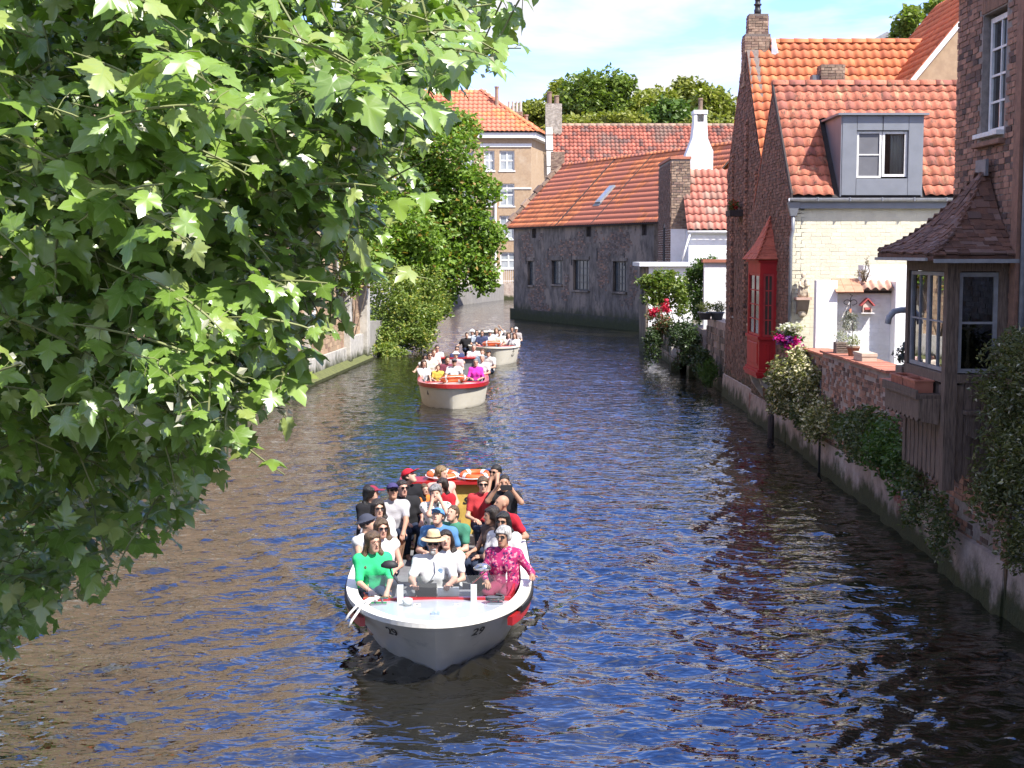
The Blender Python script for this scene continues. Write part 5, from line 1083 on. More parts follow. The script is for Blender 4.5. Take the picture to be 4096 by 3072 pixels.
def make_plane():
    rng = np.random.default_rng(21)
    base = Vector((-9.9, 12.5, 1.6))
    t = thing('plane_tree', 'large plane tree with lobed sunlit leaves overhanging the water from the left bank', 'tree', base)
    edge = np.array([(0,548),(30,480),(60,478),(100,462),(165,436),(230,408),(270,392),(300,378),(330,366),(365,344),(400,330),(425,300),(455,260),(490,220),(520,195),(545,160),(575,110),(600,60),(640,0),(660,-60)], dtype=float)
    # py -> right border of the crown (picture columns), continued above and below the view
    B = np.array([(-400,440),(-120,485),(-10,492),(25,505),(55,470),(90,450),(130,428),(165,420),(195,398),(225,385),(262,378),(300,368),(325,338),(350,308),(372,290),(395,266),(425,252),(452,258),(470,235),(500,205),(520,172),(545,140),(575,100),(605,62),(630,30),(648,-6),(760,-80)], dtype=float)
    bumps = rng.uniform(-18, 14, 40)
    def right(py): return np.interp(py, B[:,0], B[:,1])+np.interp(py, np.linspace(-400,760,40), bumps)
    def front(px, py): return 7.2+.45*math.sin(px*.021+1)+.45*math.sin(py*.027+px*.008)+.62*math.sin(px*.052+py*.021+.5)*math.sin(py*.061-px*.017+1.1)+.3*math.sin(px*.09+2)*math.sin(py*.1)+3.2*max(0, (py-330)/300)**1.1+1.1*max(0, (px-330)/130)
    mats_, pick, tw = [], [], MB()
    young = []
    def leaf(p, tip, up, s, sc):
        tip = Vector(tip).normalized(); up = Vector(up); x = tip.cross(up).normalized(); n = x.cross(tip).normalized()
        mats_.append(frame(p, x, tip, n, s*rng.uniform(.85,1.1), s, s)); pick.append(sc)
    def twig(px, py, lay):
        y = front(px, py)+lay
        if y < 5.6: y = 5.6
        c = at_y(px, py, y)
        # grows out of the crown: away from the trunk, towards light
        d = Vector((rng.normal(.55,.45), rng.normal(-.35,.5), rng.normal(-.10,.35))).normalized()
        ln = rng.uniform(.45, .95); k = 6; p0 = c-d*ln*.75; pts = [p0]
        for i in range(k):
            d = (d+Vector((rng.normal(0,.10), rng.normal(0,.10), -.07))).normalized(); pts.append(pts[-1]+d*ln/k)
        if lay < 2.6: tw.tube(pts, [.0015+.0048*math.sin(math.pi*(.12+.7*i/k)) for i in range(k+1)], 4, False)
        nl = rng.integers(6, 10); sz = rng.uniform(.135, .195)*(1 if lay < 2 else 1.2)
        for i in range(nl):
            f = (i+.6)/nl*k; a = int(min(f, k-1)); q = pts[a].lerp(pts[a+1], f-a)
            sd = d.cross(Z).normalized()*(1 if i % 2 else -1)
            pet = (d*.35+sd*rng.uniform(.4,1)+Vector((0,-.25,rng.normal(.1,.4)))).normalized()*rng.uniform(.05,.12)
            o = q+pet
            if lay < 1.6: tw.tube([q, q+pet*.5+Z*.01, o], .0028, 3, False)
            tip = pet.normalized()*.8+Vector((rng.normal(.05,.3), rng.normal(-.15,.3), rng.uniform(-1.0,-.05)))
            up = Vector((rng.normal(.22,.38), rng.normal(-.34,.40), rng.uniform(.5,1.3)))
            s = sz*rng.uniform(.7, 1.28)*(.62 if i >= nl-2 else 1)
            qq = proj(o); vis = qq and -8 < qq[0] < 1030 and -8 < qq[1] < 775
            leaf(o, tip, up, s, (s/qq[2]*(1-.55*max(0, lay))) if vis and lay < 1.2 else -1)
        if lay < 1.5 and rng.random() < .55:
            for i in range(rng.integers(2, 6)): young.append(tuple(pts[-1]+Vector(rng.normal(0,.03,3))))
    # twigs: jittered picture grid for even cover, several layers deep, denser towards the visible side
    for lay0, step_, px_lo, py_lo, py_hi in ((0.0,41,-40,-60,690),(.6,39,-60,-70,690),(1.3,38,-80,-80,690),(2.2,40,-80,-90,680),(3.3,40,-60,-60,660)):
        for py in np.arange(py_lo, py_hi, step_*.82):
            for px in np.arange(px_lo, 520, step_):
                a, b_ = px+rng.uniform(-.6,.6)*step_, py+rng.uniform(-.6,.6)*step_
                lim = right(b_)-14-14*(lay0 < 1)
                if a > lim: continue
                if lay0 < .5 and rng.random() < .22: continue
                twig(a, b_, lay0+rng.uniform(-.3,.35))
    for k in range(150):                             # the rest of the crown, out of this view
        twig(rng.uniform(-900,-60), rng.uniform(-700,480), rng.uniform(0,4))
    for k in range(210):                             # lower boughs reaching along the bank, beyond the near leaves
        wy = rng.uniform(12.5, 23); wx = rng.uniform(-10.5, -5.2-.10*(wy-12)); wz = rng.uniform(1.3, 7.5)
        q = proj((wx, wy, wz)); lay_ = wy-front(q[0], q[1])
        if q[0] < right(q[1])-25: twig(q[0], q[1], lay_)
    for k in range(130): twig(rng.uniform(-500,430), rng.uniform(-620,-70), rng.uniform(0,4))
    pieces(t, 'leaf', PL, mats_, m_plane, 300, 'leaf_mass', pick=pick, uv=True, smooth=True)
    stuff(tw.build('twigs', m_twig, t))
    foliage(t, 'young_leaves', np.array(young), .055, leafmat('leaf_young', (.45,.44,.30), (.62,.60,.48), .3), aspect=.7)
    b = MB(); lr = random.Random(5)
    b.tube([base-Z*.4, base+Vector((.1,-.1,1.5)), base+Vector((.4,-.5,3.6)), base+Vector((.6,-.8,6.0))], [.52,.42,.34,.24], 14)
    b.build('trunk', m_bark, t, True)
    for px, py, y in ((120,60,9.8),(330,40,10.2),(210,200,9.8),(330,250,10.2),(120,330,10.4),(60,480,12.2),(250,380,12),(420,100,10.8),(-200,-200,9)):
        e = at_y(px, py, y); st_ = base+Vector((.3,-.4,2.0+1.5*lr.random()))
        m1 = st_.lerp(e, .4)+Vector((0,.3,.7)); m2 = st_.lerp(e, .75)+Vector((0,.2,.5))
        MB().tube([st_, m1, m2, e], [.12,.075,.045,.014], 7).build('branch', m_bark, t, True)
    print('plane leaves', len(mats_))
make_plane()
# ================================================================ implicit surfaces for figures
def sdf_mesh(name, prims, vox, cut=None, fold=0.0, smooth=True):
    """prims: ('rc', a, b, ra, rb, k) round cones, ('el', c, radii, rot or None, k) ellipsoids, blended by smooth union; naive surface nets."""
    lo = np.full(3, 9.); hi = np.full(3, -9.)
    for p in prims:
        if p[0] == 'rc': a, b = np.array(p[1]), np.array(p[2]); r = max(p[3], p[4]); l, h = np.minimum(a, b)-r, np.maximum(a, b)+r
        else: c = np.array(p[1]); r = max(p[2]); l, h = c-r, c+r
        lo = np.minimum(lo, l); hi = np.maximum(hi, h)
    lo -= 3*vox; hi += 3*vox; n = np.ceil((hi-lo)/vox).astype(int)+1
    ax = [lo[i]+vox*np.arange(n[i]) for i in range(3)]
    D = np.full(n, .2, dtype=np.float32)
    for p in prims:
        k = p[-1]
        if p[0] == 'rc': a, b = np.array(p[1], float), np.array(p[2], float); r = max(p[3], p[4]); l, h = np.minimum(a, b)-r, np.maximum(a, b)+r
        else: c = np.array(p[1], float); r = max(p[2]); l, h = c-r, c+r
        m = k+2.5*vox
        i0 = np.maximum(0, np.floor((l-m-lo)/vox).astype(int)); i1 = np.minimum(n, np.ceil((h+m-lo)/vox).astype(int)+1)
        sl = tuple(slice(i0[i], i1[i]) for i in range(3))
        Xx, Yy, Zz = np.meshgrid(*[ax[i][sl[i]] for i in range(3)], indexing='ij', sparse=True)
        if p[0] == 'rc':
            d = b-a; L2 = d.dot(d)+1e-9; px_, py_, pz_ = Xx-a[0], Yy-a[1], Zz-a[2]
            t = np.clip((px_*d[0]+py_*d[1]+pz_*d[2])/L2, 0, 1)
            S = np.sqrt((px_-t*d[0])**2+(py_-t*d[1])**2+(pz_-t*d[2])**2)-(p[3]+(p[4]-p[3])*t)
        else:
            q = [Xx-c[0], Yy-c[1], Zz-c[2]]
            if p[3] is not None: q = [p[3][j][0]*q[0]+p[3][j][1]*q[1]+p[3][j][2]*q[2] for j in range(3)]
            rr = p[2]; kk = np.sqrt((q[0]/rr[0])**2+(q[1]/rr[1])**2+(q[2]/rr[2])**2)
            S = (kk-1)*min(rr)*(1 if min(rr) > .03 else 1)
        B = D[sl]; hh = np.clip(.5+.5*(B-S)/k, 0, 1); D[sl] = B*(1-hh)+S*hh-k*hh*(1-hh)
    if cut is not None or fold:
        Xx, Yy, Zz = np.meshgrid(*ax, indexing='ij', sparse=True)
        if fold: D = D+fold*np.sin(38*Zz+14*Xx+9*Yy)*np.sin(21*Xx-13*Zz+17*Yy)
        if cut is not None: D = np.maximum(D, cut(Xx, Yy, Zz))
    s = D < 0
    c8 = [(i, j, k) for i in (0, 1) for j in (0, 1) for k in (0, 1)]
    cnt = sum(s[i:n[0]-1+i, j:n[1]-1+j, k:n[2]-1+k].astype(np.int8) for i, j, k in c8)
    cells = np.argwhere((cnt > 0) & (cnt < 8)); idx = np.full(n-1, -1, dtype=np.int64); idx[tuple(cells.T)] = np.arange(len(cells))
    cv = {c: D[cells[:,0]+c[0], cells[:,1]+c[1], cells[:,2]+c[2]] for c in c8}
    acc = np.zeros((len(cells), 3)); num = np.zeros(len(cells))
    for c in c8:
        for a in range(3):
            if c[a]: continue
            e = list(c); e[a] = 1; e = tuple(e); va, vb = cv[c], cv[e]; m = (va < 0) != (vb < 0)
            t = np.where(m, va/(va-vb+1e-12), 0); pt = np.tile(np.array(c, float), (len(cells), 1)); pt[:, a] += t
            acc[m] += pt[m]; num[m] += 1
    V = lo+(cells+acc/num[:, None])*vox
    Q = []
    for a in range(3):
        u, v = (a+1) % 3, (a+2) % 3
        sa = [slice(None)]*3; sb = [slice(None)]*3; sa[a] = slice(0, n[a]-1); sb[a] = slice(1, n[a])
        ch = s[tuple(sa)] != s[tuple(sb)]; e = np.argwhere(ch); e = e[(e[:,u] > 0) & (e[:,v] > 0) & (e[:,u] < n[u]-1) & (e[:,v] < n[v]-1)]
        if not len(e): continue
        du = np.zeros(3, int); du[u] = 1; dv_ = np.zeros(3, int); dv_[v] = 1
        q = np.stack([idx[tuple((e-du-dv_).T)], idx[tuple((e-dv_).T)], idx[tuple(e.T)], idx[tuple((e-du).T)]], 1)
        fl = ~s[tuple(e.T)]; q[fl] = q[fl][:, ::-1]; Q.append(q)
    Q = np.concatenate(Q); Q = Q[(Q >= 0).all(1)]
    return V, Q
def q2mesh(name, V, Q, extra=None):
    Lp = Q.ravel(); Ls = np.full(len(Q), 4)
    if extra is not None and extra.v:
        o = len(V); V = np.concatenate([V, np.array(extra.v)]); Lp = np.concatenate([Lp]+[np.array(f)+o for f in extra.f]); Ls = np.concatenate([Ls, [len(f) for f in extra.f]])
    return npmesh(name, V, Lp, Ls, None, True)

SKIN = {k: M('skin_'+k, c, tuple(x*.86 for x in c), .55, 6, spec=.35) for k, c in dict(fair=(.55,.33,.235), tan=(.42,.235,.155), rosy=(.54,.30,.22), dark=(.25,.135,.09), pale=(.62,.40,.30)).items()}
def cloth(name, c, pat=None):
    if name in MATS: return MATS[name]
    b = NB(name); p = b.n('ShaderNodeTexCoord').outputs['Object']
    col = b.mix(b.noise(p, 9, 3), c, tuple(x*.84 for x in c))
    if pat:
        v = b.n('ShaderNodeTexVoronoi', {'Vector': p, 'Scale': pat[1]}, feature='F1'); col = b.mix(b.step(v.outputs['Distance'], .42, .34), col, pat[0])
        if len(pat) > 2: col = b.mix(b.step(b.noise(p, pat[1]*1.2, 2), .56, .62), col, pat[2])
    bn = b.n('ShaderNodeBump', {'Strength': .35, 'Distance': .02, 'Height': b.noise(p, 14, 4, .55, .8)})
    sh = b.n('ShaderNodeBsdfPrincipled', {'Base Color': col, 'Roughness': .88, 'Specular IOR Level': .2, 'Normal': bn.outputs[0]})
    MATS[name] = b.done(sh.outputs[0]); return MATS[name]
HAIR = dict(black=(.012,.010,.009), dark=(.030,.018,.012), brown=(.075,.042,.024), light=(.13,.075,.035), blond=(.30,.19,.08), grey=(.30,.29,.28), white=(.62,.60,.57), red=(.16,.06,.025))
def hairmat(k): return M('hair_'+k, HAIR[k], tuple(x*.32 for x in HAIR[k]), .45, 42, spec=.55, bump=.8, bscale=90, stretch=(1,1,.18))
m_lens = M('dark_lens', (.012,.010,.010), None, .08, spec=.8)
m_eye = M('eye_dark', (.03,.02,.015), None, .2); m_lip = M('lip', (.34,.10,.085), None, .5)

def person(label, head, shirt, skin='fair', hair=('brown','short'), yaw=0, lean=6, side=0, hyaw=0, htilt=0, hat=None, glasses=None, trousers=(.03,.04,.07), shorts=False,
           sleeve=.62, arms='lap', size=1.0, vox=.0158, beard=None, group=None, face=True, fem=False, pat=None, tank=False):
    """Seated figure. head = world position of the head centre; the seat is placed below it."""
    H = Vector(head); yw = R(yaw); la = R(lean); sa = R(side)
    rot = lambda v: Vector((v[0]+math.sin(sa)*(v[2]-.09), v[1]*math.cos(la)-math.sin(la)*(v[2]-.09), (v[2]-.09)*math.cos(la)*math.cos(sa)+.09))
    nb = rot((0, 0, .535)); hc = nb+Vector((math.sin(sa)*.1, -.035-math.sin(la)*.06, .165))
    seat = Vector((H.x, H.y, H.z))-Matrix.Rotation(yw, 3, 'Z') @ (hc*size)
    t = thing('person', label, 'person', seat, group, local=True, rz=yw); t.scale = (size,)*3
    sw = .165 if fem else .185; T = lambda v: tuple(v)
    shd = [rot((s*sw, .0, .485)) for s in (-1, 1)]
    tg = {'lap': [(-.13,-.36,.20), (.13,-.36,.20)], 'fold': [(-.05,-.30,.22), (.06,-.31,.21)], 'wheel': [(-.20,-.47,.30), (.20,-.47,.30)], 'rail': [(-.42,-.22,.26), (.15,-.34,.20)],
          'railr': [(-.13,-.36,.20), (.40,-.24,.28)], 'phone': [(-.09,-.36,.66), (.13,-.36,.64)], 'face': [(-.04,-.17,.62), (.07,-.17,.62)], 'back': [(-.30,.20,.24), (.13,-.34,.2)], 'up': [(-.12,-.34,.2), (.16,-.03,.86)], 'lean': [(-.08,-.46,.15), (.10,-.46,.13)]}[arms]
    body, shirtp, trous, fing = [], [], [], MB()
    # torso
    bw = .085 if fem else .10
    tor = []
    for s in (-1, 1):
        tor += [('rc', rot((s*.055,.01,.10)), rot((s*.062,.0,.30)), .125, .105 if fem else .118, .05), ('rc', rot((s*.062,0,.30)), rot((s*bw,-.005,.43)), .105, .095, .05)]
    tor.append(('rc', shd[0], shd[1], .068, .068, .06))
    tor.append(('rc', rot((0,.01,.44)), rot((0,.015,.52)), .10, .065, .05))
    if fem: tor += [('el', T(rot((s*.07,-.085,.36))), (.062,.055,.06), None, .04) for s in (-1, 1)]
    g = lambda P, e: [(p[0], p[1], p[2], p[3]+e, p[4]+e, p[5]) if p[0] == 'rc' else (p[0], p[1], tuple(x+e for x in p[2]), p[3], p[4]) for p in P]
    body += g(tor, -.012); shirtp += g(tor, .008)
    body.append(('rc', rot((0,.012,.50)), hc+Vector((0,.025,-.05)), .056, .050, .035))
    for i, s in enumerate((-1, 1)):
        a = shd[i]; w_ = Vector(tg[i]); v = w_-a; d = v.length; l1, l2 = .285, .255
        if d > l1+l2-.01: w_ = a+v.normalized()*(l1+l2-.012); v = w_-a; d = v.length
        c0 = (l1*l1-l2*l2+d*d)/(2*d); hgt = math.sqrt(max(0, l1*l1-c0*c0)); u = v.normalized()
        hint = Vector((s*.6, .35, -.9)); hint = (hint-u*hint.dot(u)).normalized(); e = a+u*c0+hint*hgt
        th_ = .86 if fem else 1.0
        body += [('rc', a, e, .050*th_, .040*th_, .03), ('rc', e, w_, .040*th_, .028*th_, .02)]
        if not tank:
            f = sleeve
            if f <= 1: shirtp.append(('rc', a, a.lerp(e, f), .064*th_, .060*th_, .035))
            else: shirtp += [('rc', a, e, .062*th_, .052*th_, .035), ('rc', e, e.lerp(w_, min(.95, f-1)), .052*th_, .042*th_, .02)]
        fw = (w_-e).normalized(); sd = fw.cross(Z); sd = sd.normalized() if sd.length > .1 else X.copy()
        pc = w_+fw*.045; body.append(('rc', w_, pc+fw*.02, .030, .034, .02))
        dn = (fw*.6-Z*.6).normalized() if arms not in ('phone', 'face', 'up') else (fw*.7+Vector((0,-.3,.4))).normalized()
        for q in range(4):
            st = pc+sd*((q-1.5)*.019)+fw*.030; fl = (.036,.042,.040,.031)[q]
            fing.tube([st-fw*.03, st+fw*fl*.5, st+fw*fl*.7+dn*fl*.6, st+fw*fl*.75+dn*fl*1.3], [.0095,.009,.0085,.0065], 6)
        st = pc-sd*(s*.028)-fw*.012; fing.tube([st, st-sd*(s*.028)+fw*.02, st-sd*(s*.034)+fw*.052], [.011,.010,.007], 6)
    # legs
    for s in (-1, 1):
        hp, kn, an, to = Vector((s*.085,-.02,.07)), Vector((s*.105,-.43,.085)), Vector((s*.07,-.26,-.31)), Vector((s*.07,-.40,-.345))
        lg = [('rc', hp, kn, .082, .060, .03), ('rc', kn, an, .056, .040, .03)]
        body += g(lg, -.008)+[('rc', an, to, .040, .034, .03)]
        trous += g(lg[:1] if shorts else lg, .008)
    trous += [('rc', Vector((-.06,0,.07)), Vector((.06,0,.07)), .125, .125, .04)]
    # head
    RH = Matrix.Rotation(R(hyaw), 3, 'Z') @ Matrix.Rotation(R(htilt), 3, 'X')
    hp_ = lambda v: hc+RH @ Vector(v)
    ri = [list(r) for r in RH.transposed()]; el = lambda c, r, k=.016: ('el', T(hp_(c)), r, ri, k)
    hd = [el((0,.014,.030), (.073,.092,.086)), el((0,-.028,-.038), (.056,.062,.078), .03), ('rc', hp_((-.018,-.062,-.095)), hp_((.018,-.062,-.095)), .022, .022, .025),
          ('rc', hp_((0,-.088,.012)), hp_((0,-.108,-.026)), .009, .014, .010)]
    hd += [el((s*.073,.012,-.008), (.012,.022,.032), .008) for s in (-1, 1)]+[('rc', hp_((-.03,-.076,.030)), hp_((.03,-.076,.030)), .012, .012, .012)]
    body += hd
    V, Q = sdf_mesh('body', body, vox); o = add('body', q2mesh('body', V, Q, fing), SKIN[skin], t)
    V, Q = sdf_mesh('shirt', shirtp, vox, fold=.0042); add('shirt', q2mesh('shirt', V, Q), cloth('cloth_'+label[:40], shirt, pat), t)
    V, Q = sdf_mesh('trousers', trous, vox*1.45, fold=.002); add('trousers', q2mesh('trousers', V, Q), cloth('trouser_%s' % (trousers,), trousers), t)
    inv = np.array(RH.transposed()); hcv = np.array(hc)
    def hl(x, y, z): # to head coordinates
        a, b, c = x-hcv[0], y-hcv[1], z-hcv[2]; return [inv[j][0]*a+inv[j][1]*b+inv[j][2]*c for j in range(3)]
    hk, hs_ = hair; hv = min(vox, .012) if vox < .02 else vox*.75
    if hs_ != 'bald':
        e = {'short': .008, 'curly': .024, 'long': .020, 'bun': .013, 'buzz': .004}[hs_]
        hp2 = [el((0,.022,.034), (.076+e,.094+e,.088+e))]
        if hs_ == 'long':
            for s in (-1, 1): hp2 += [('rc', hp_((s*.068,.02,.03)), nb+Vector((s*.095,-.01,.03)), .030, .034, .03), ('rc', nb+Vector((s*.095,-.01,.03)), nb+Vector((s*.10,-.075,-.13)), .034, .022, .03)]
            hp2 += [('rc', hp_((0,.06,.02)), nb+Vector((0,.085,.0)), .070, .062, .03), ('rc', nb+Vector((0,.085,.0)), nb+Vector((0,.12,-.16)), .062, .035, .03)]
        if hs_ == 'bun': hp2 += [('rc', hp_((0,.09,.03)), hp_((0,.13,-.06)), .04, .03, .02)]
        zc = .074 if hs_ == 'long' else (.064 if hs_ != 'curly' else .058)
        def cut(x, y, z):
            a, b, c = hl(x, y, z); face = np.maximum(np.maximum(b+.030+.0*a, c-zc+.25*np.abs(a)), np.abs(a)-(.060 if hs_ == 'long' else .072))
            return np.maximum(-face, np.where(c > -.075, -1., -1.)) if hs_ == 'long' else np.maximum(-face, -(c+.055))
        V, Q = sdf_mesh('hair', hp2, hv, cut, fold=.009 if hs_ in ('curly', 'long') else .004); add('hair', q2mesh('hair', V, Q), hairmat(hk), t)
    if beard:
        V, Q = sdf_mesh('beard', [el((0,-.062,-.092), (.040,.032,.036)), ('rc', hp_((-.03,-.088,-.052)), hp_((.03,-.088,-.052)), .011, .011, .01)], hv); add('beard', q2mesh('beard', V, Q), hairmat(beard), t)
    if hat:
        kind, hcol = hat; mh = cloth('hat_'+label[:40], hcol)
        if kind == 'cap':
            V, Q = sdf_mesh('cap', [el((0,.012,.045), (.090,.110,.088)), el((0,-.128,.052), (.072,.082,.0105), .012)], hv, lambda x, y, z: -(hl(x, y, z)[2]-.036)); add('cap', q2mesh('cap', V, Q), mh, t)
        elif kind == 'capback':
            V, Q = sdf_mesh('cap', [el((0,.012,.045), (.090,.110,.088)), el((0,.14,.045), (.07,.07,.0105), .012)], hv, lambda x, y, z: -(hl(x, y, z)[2]-.036)); add('cap', q2mesh('cap', V, Q), mh, t)
        elif kind == 'bucket':
            V, Q = sdf_mesh('hat', [el((0,.012,.06), (.093,.108,.085)), el((0,.012,.052), (.15,.16,.016), .03)], hv); add('hat', q2mesh('hat', V, Q), mh, t)
        else:
            V, Q = sdf_mesh('hat', [('rc', hp_((0,.012,.07)), hp_((0,.012,.115)), .092, .078, .01), el((0,.005,.056), (.170,.185,.0125), .012)], hv, lambda x, y, z: hl(x, y, z)[2]-.168); ho = add('hat', q2mesh('hat', V, Q), mh, t)
            V, Q = sdf_mesh('hat_band', [('rc', hp_((0,.012,.072)), hp_((0,.012,.088)), .097, .096, .005)], hv, lambda x, y, z: np.abs(hl(x, y, z)[2]-.080)-.014); add('hat_band', q2mesh('hat_band', V, Q), cloth('hat_band', (.05,.03,.02)), t)
    if glasses:
        gb = MB()
        for s in (-1, 1):
            pts = [hp_((s*.033+.029*math.cos(a), -.094+.010*abs(math.cos(a))*.6, .014+.021*math.sin(a))) for a in np.linspace(0, 2*math.pi, 13)[:-1]]
            if glasses == 'sun': gb.prism(pts, RH @ Vector((0,-.006,0)))
            else: gb.tube(pts+[pts[0]], .0028, 4, False)
            gb.tube([hp_((s*.060,-.088,.020)), hp_((s*.082,0,.016))], .003, 4)
        gb.tube([hp_((-.008,-.101,.020)), hp_((.008,-.101,.020))], .003, 4); gb.build('glasses', m_lens if glasses == 'sun' else M('glasses_rim', (.10,.03,.025), None, .4), t)
    if face:
        if glasses != 'sun':
            b = MB()
            for s in (-1, 1): b.lathe([(.001,-.0065),(.010,-.003),(.010,.003),(.001,.0065)], (0,0,0), 8); b.v[-32:] = [tuple(hp_((s*.030+x, -.0835+y*.4, .016+z))) for x, y, z in b.v[-32:]]
            b.build('eyes', m_eye, t, True)
        b = MB(); b.lathe([(.001,-.006),(.022,-.001),(.022,.001),(.001,.006)], (0,0,0), 10); b.v = [tuple(hp_((x, -.088+y*.35, -.060+z))) for x, y, z in b.v]; b.build('lips', m_lip, t, True)
    return t

# ================================================================ tour boats
BL = 8.7
SHAPE = dict(stem=[1.0,.80,.44,0], e=[1.0,.85,.54], W=[.55,.90,1.05,1.11])
SH_V = dict(stem=[.4,.28,.14,0], e=[.8,.6,.48], W=[.75,1.0,1.07,1.11])
HS = [SHAPE]
def stem(z): return float(np.interp(z, [-.35,0,.4,.8], HS[0]['stem']))
def hw_(z, y):
    e = float(np.interp(z, [-.35,0,.8], HS[0]['e'])); W = float(np.interp(z, [-.35,0,.45,.8], HS[0]['W']))
    s = np.clip((y-stem(z))/3.0, 0, 1); w_ = W*(1-(1-s)**3)**e
    return w_*(1-.30*max(0, (y-5)/3.7)**2)
def sheer(y): return float(np.interp(y, [0,1.5,4.5,8.7], [.75,.72,.68,.72]))
def hull_pt(z, y, s, off=0): return Vector((s*(hw_(z, y)+off), y, z))
def make_boat(label, loc, rz, style):
    t = thing('tour_boat', label, 'boat', loc, 'canal tour boats', local=True, rz=rz)
    white = M('hull_white', (.82,.79,.71), (.76,.73,.65), .38, 2.5, spec=.5, stain=(.56,.555,.5), stain_scale=3.2, stain_at=(.56,.74), bump=.06, bscale=9)
    cream = M('hull_cream', (.80,.75,.62), (.72,.67,.55), .4, 2.0, spec=.5, stain=(.5,.46,.36), stain_scale=1.5, stain_at=(.58,.8))
    red = M('boat_red', (.40,.020,.022), (.33,.016,.018), .35, 3, spec=.5, coat=.3); black = M('rubber', (.015,.015,.016), None, .6)
    grey = M('boat_grey', (.20,.20,.21), None, .7); brown = M('bench_wood', (.16,.085,.045), None, .6, 8)
    hm = white if style == 'lead' else cream
    nt_, ns = 44, 11; taus = (np.linspace(0, 1, nt_))**1.9
    b = MB(); ids = {}
    for s in (-1, 1):
        for i, ta in enumerate(taus):
            for j in range(ns):
                f = j/(ns-1)
                ztop = None; z = (1-f)*.80-f*.35
                y = stem(z)+(BL-stem(z))*ta
                zz = z if f > 0 else sheer(y)
                zz = -.35+(z+.35)/(1.15)*(sheer(y)+.35)
                ids[s, i, j] = len(b.v); b.v.append((s*hw_(z, y), y, zz))
        for i in range(nt_-1):
            for j in range(ns-1):
                q = (ids[s,i,j], ids[s,i+1,j], ids[s,i+1,j+1], ids[s,i,j+1]); b.f.append(q if s > 0 else q[::-1])
    b.f.append(tuple(ids[1,nt_-1,j] for j in range(ns))+tuple(ids[-1,nt_-1,j] for j in range(ns-1, -1, -1)))
    b.build('hull', hm, t, True)
    ys = [stem(.8)+(BL-.0)*x for x in taus]
    edge = [(-hw_(.8, y), y) for y in ys[::-1]]+[(hw_(.8, y), y) for y in ys[1:]]
    def strip(name, mat, o0, o1, z0, z1, ymin=0, thick=.03, parent=t):
        m = MB(); P = []
        for k, (x, y) in enumerate(edge):
            a = edge[max(0, k-1)]; c = edge[min(len(edge)-1, k+1)]; tx, tyy = c[0]-a[0], c[1]-a[1]; l = math.hypot(tx, tyy) or 1; nx, ny = -tyy/l, tx/l
            if nx*x < 0 or (abs(x) < .05 and ny > 0): nx, ny = -nx, -ny
            P.append((x, y, nx, ny))
        for sgn in ((0,) if ymin == 0 else (-1, 1)):
            row = [p for p in P if p[1] >= ymin and (sgn == 0 or p[0]*sgn > 0)]
            o = len(m.v)
            for x, y, nx, ny in row:
                zb = sheer(y)
                m.v += [(x+nx*o0, y+ny*o0, zb+z0), (x+nx*o1, y+ny*o1, zb+z0), (x+nx*o1, y+ny*o1, zb+z1), (x+nx*o0, y+ny*o0, zb+z1)]
            for k in range(len(row)-1):
                for q in range(4): m.f.append((o+4*k+q, o+4*k+(q+1)%4, o+4*k+4+(q+1)%4, o+4*k+4+q))
            m.f += [(o,o+1,o+2,o+3), tuple(o+4*(len(row)-1)+q for q in (3,2,1,0))]
        return m.build(name, mat, parent)
    rim = white if style == 'lead' else (red if style == 'second' else cream)
    strip('gunwale', rim, -.105, .025, -.035, .018)
    if style == 'second': strip('red_band', red, -.01, .03, -.10, -.036)
    if style == 'lead':
        strip('rubbing_strake', black, .0, .05, -.10, -.036, .95); strip('red_stripe', red, -.04, .022, -.20, -.101, .66)
    strip('inner_coaming', red if style == 'lead' else grey, -.20, -.17, -.26, .0, 1.25)
    # decks and floor
    m = MB()
    yd = 1.18; row = [y for y in ys if y < yd]+[yd]
    for y in row: m.v += [(-hw_(.8, y)*.97+.05, y+.02, sheer(y)-.012), (0, y+.02, sheer(y)+.012), (hw_(.8, y)*.97-.05, y+.02, sheer(y)-.012)]
    for k in range(len(row)-1): m.f += [(3*k,3*k+1,3*k+4,3*k+3), (3*k+1,3*k+2,3*k+5,3*k+4)]
    m.build('foredeck', M('deck_white', (.40,.43,.45), (.35,.38,.40), .25, 2, coat=.4) if style != 'second' else M('deck_pale', (.6,.55,.5), None, .4), t, True)
    MB().box((-hw_(.8,yd)+.12, yd, sheer(yd)-.07), (hw_(.8,yd)-.12, yd+.07, sheer(yd)+.03)).build('deck_beam', red, t)
    m = MB(); rows = [y for y in ys if y > 1.5]
    for y in rows: m.v += [(-hw_(.1, y)+.06, y, .12), (hw_(.1, y)-.06, y, .12)]
    m.f = [(2*k,2*k+1,2*k+3,2*k+2) for k in range(len(rows)-1)]; m.build('floor', grey, t)
    for s in (-1, 1): MB().box((s*.62 if s > 0 else -.98, 2.2, .40), (.98 if s > 0 else -.62, 7.9, .46)).build('side_bench', brown, t)
    MB().box((-.2, 2.6, .40), (.2, 7.6, .46)).box((-.15, 2.8, .12), (.15, 7.4, .40)).build('centre_bench', brown, t)
    m = MB().box((-hw_(.8,8.3)+.1, 8.15, .12), (hw_(.8,8.3)-.1, 8.22, .95)); sp = m.build('stern_panel', M('stern_yellow', (.62,.42,.10), None, .5) if style == 'lead' else grey, t)
    MB().box((-hw_(.8,8.2)+.05, 8.05, .951), (hw_(.8,8.2)-.05, 8.62, 1.0)).build('stern_deck', red if style != 'third' else cream, t)
    return t
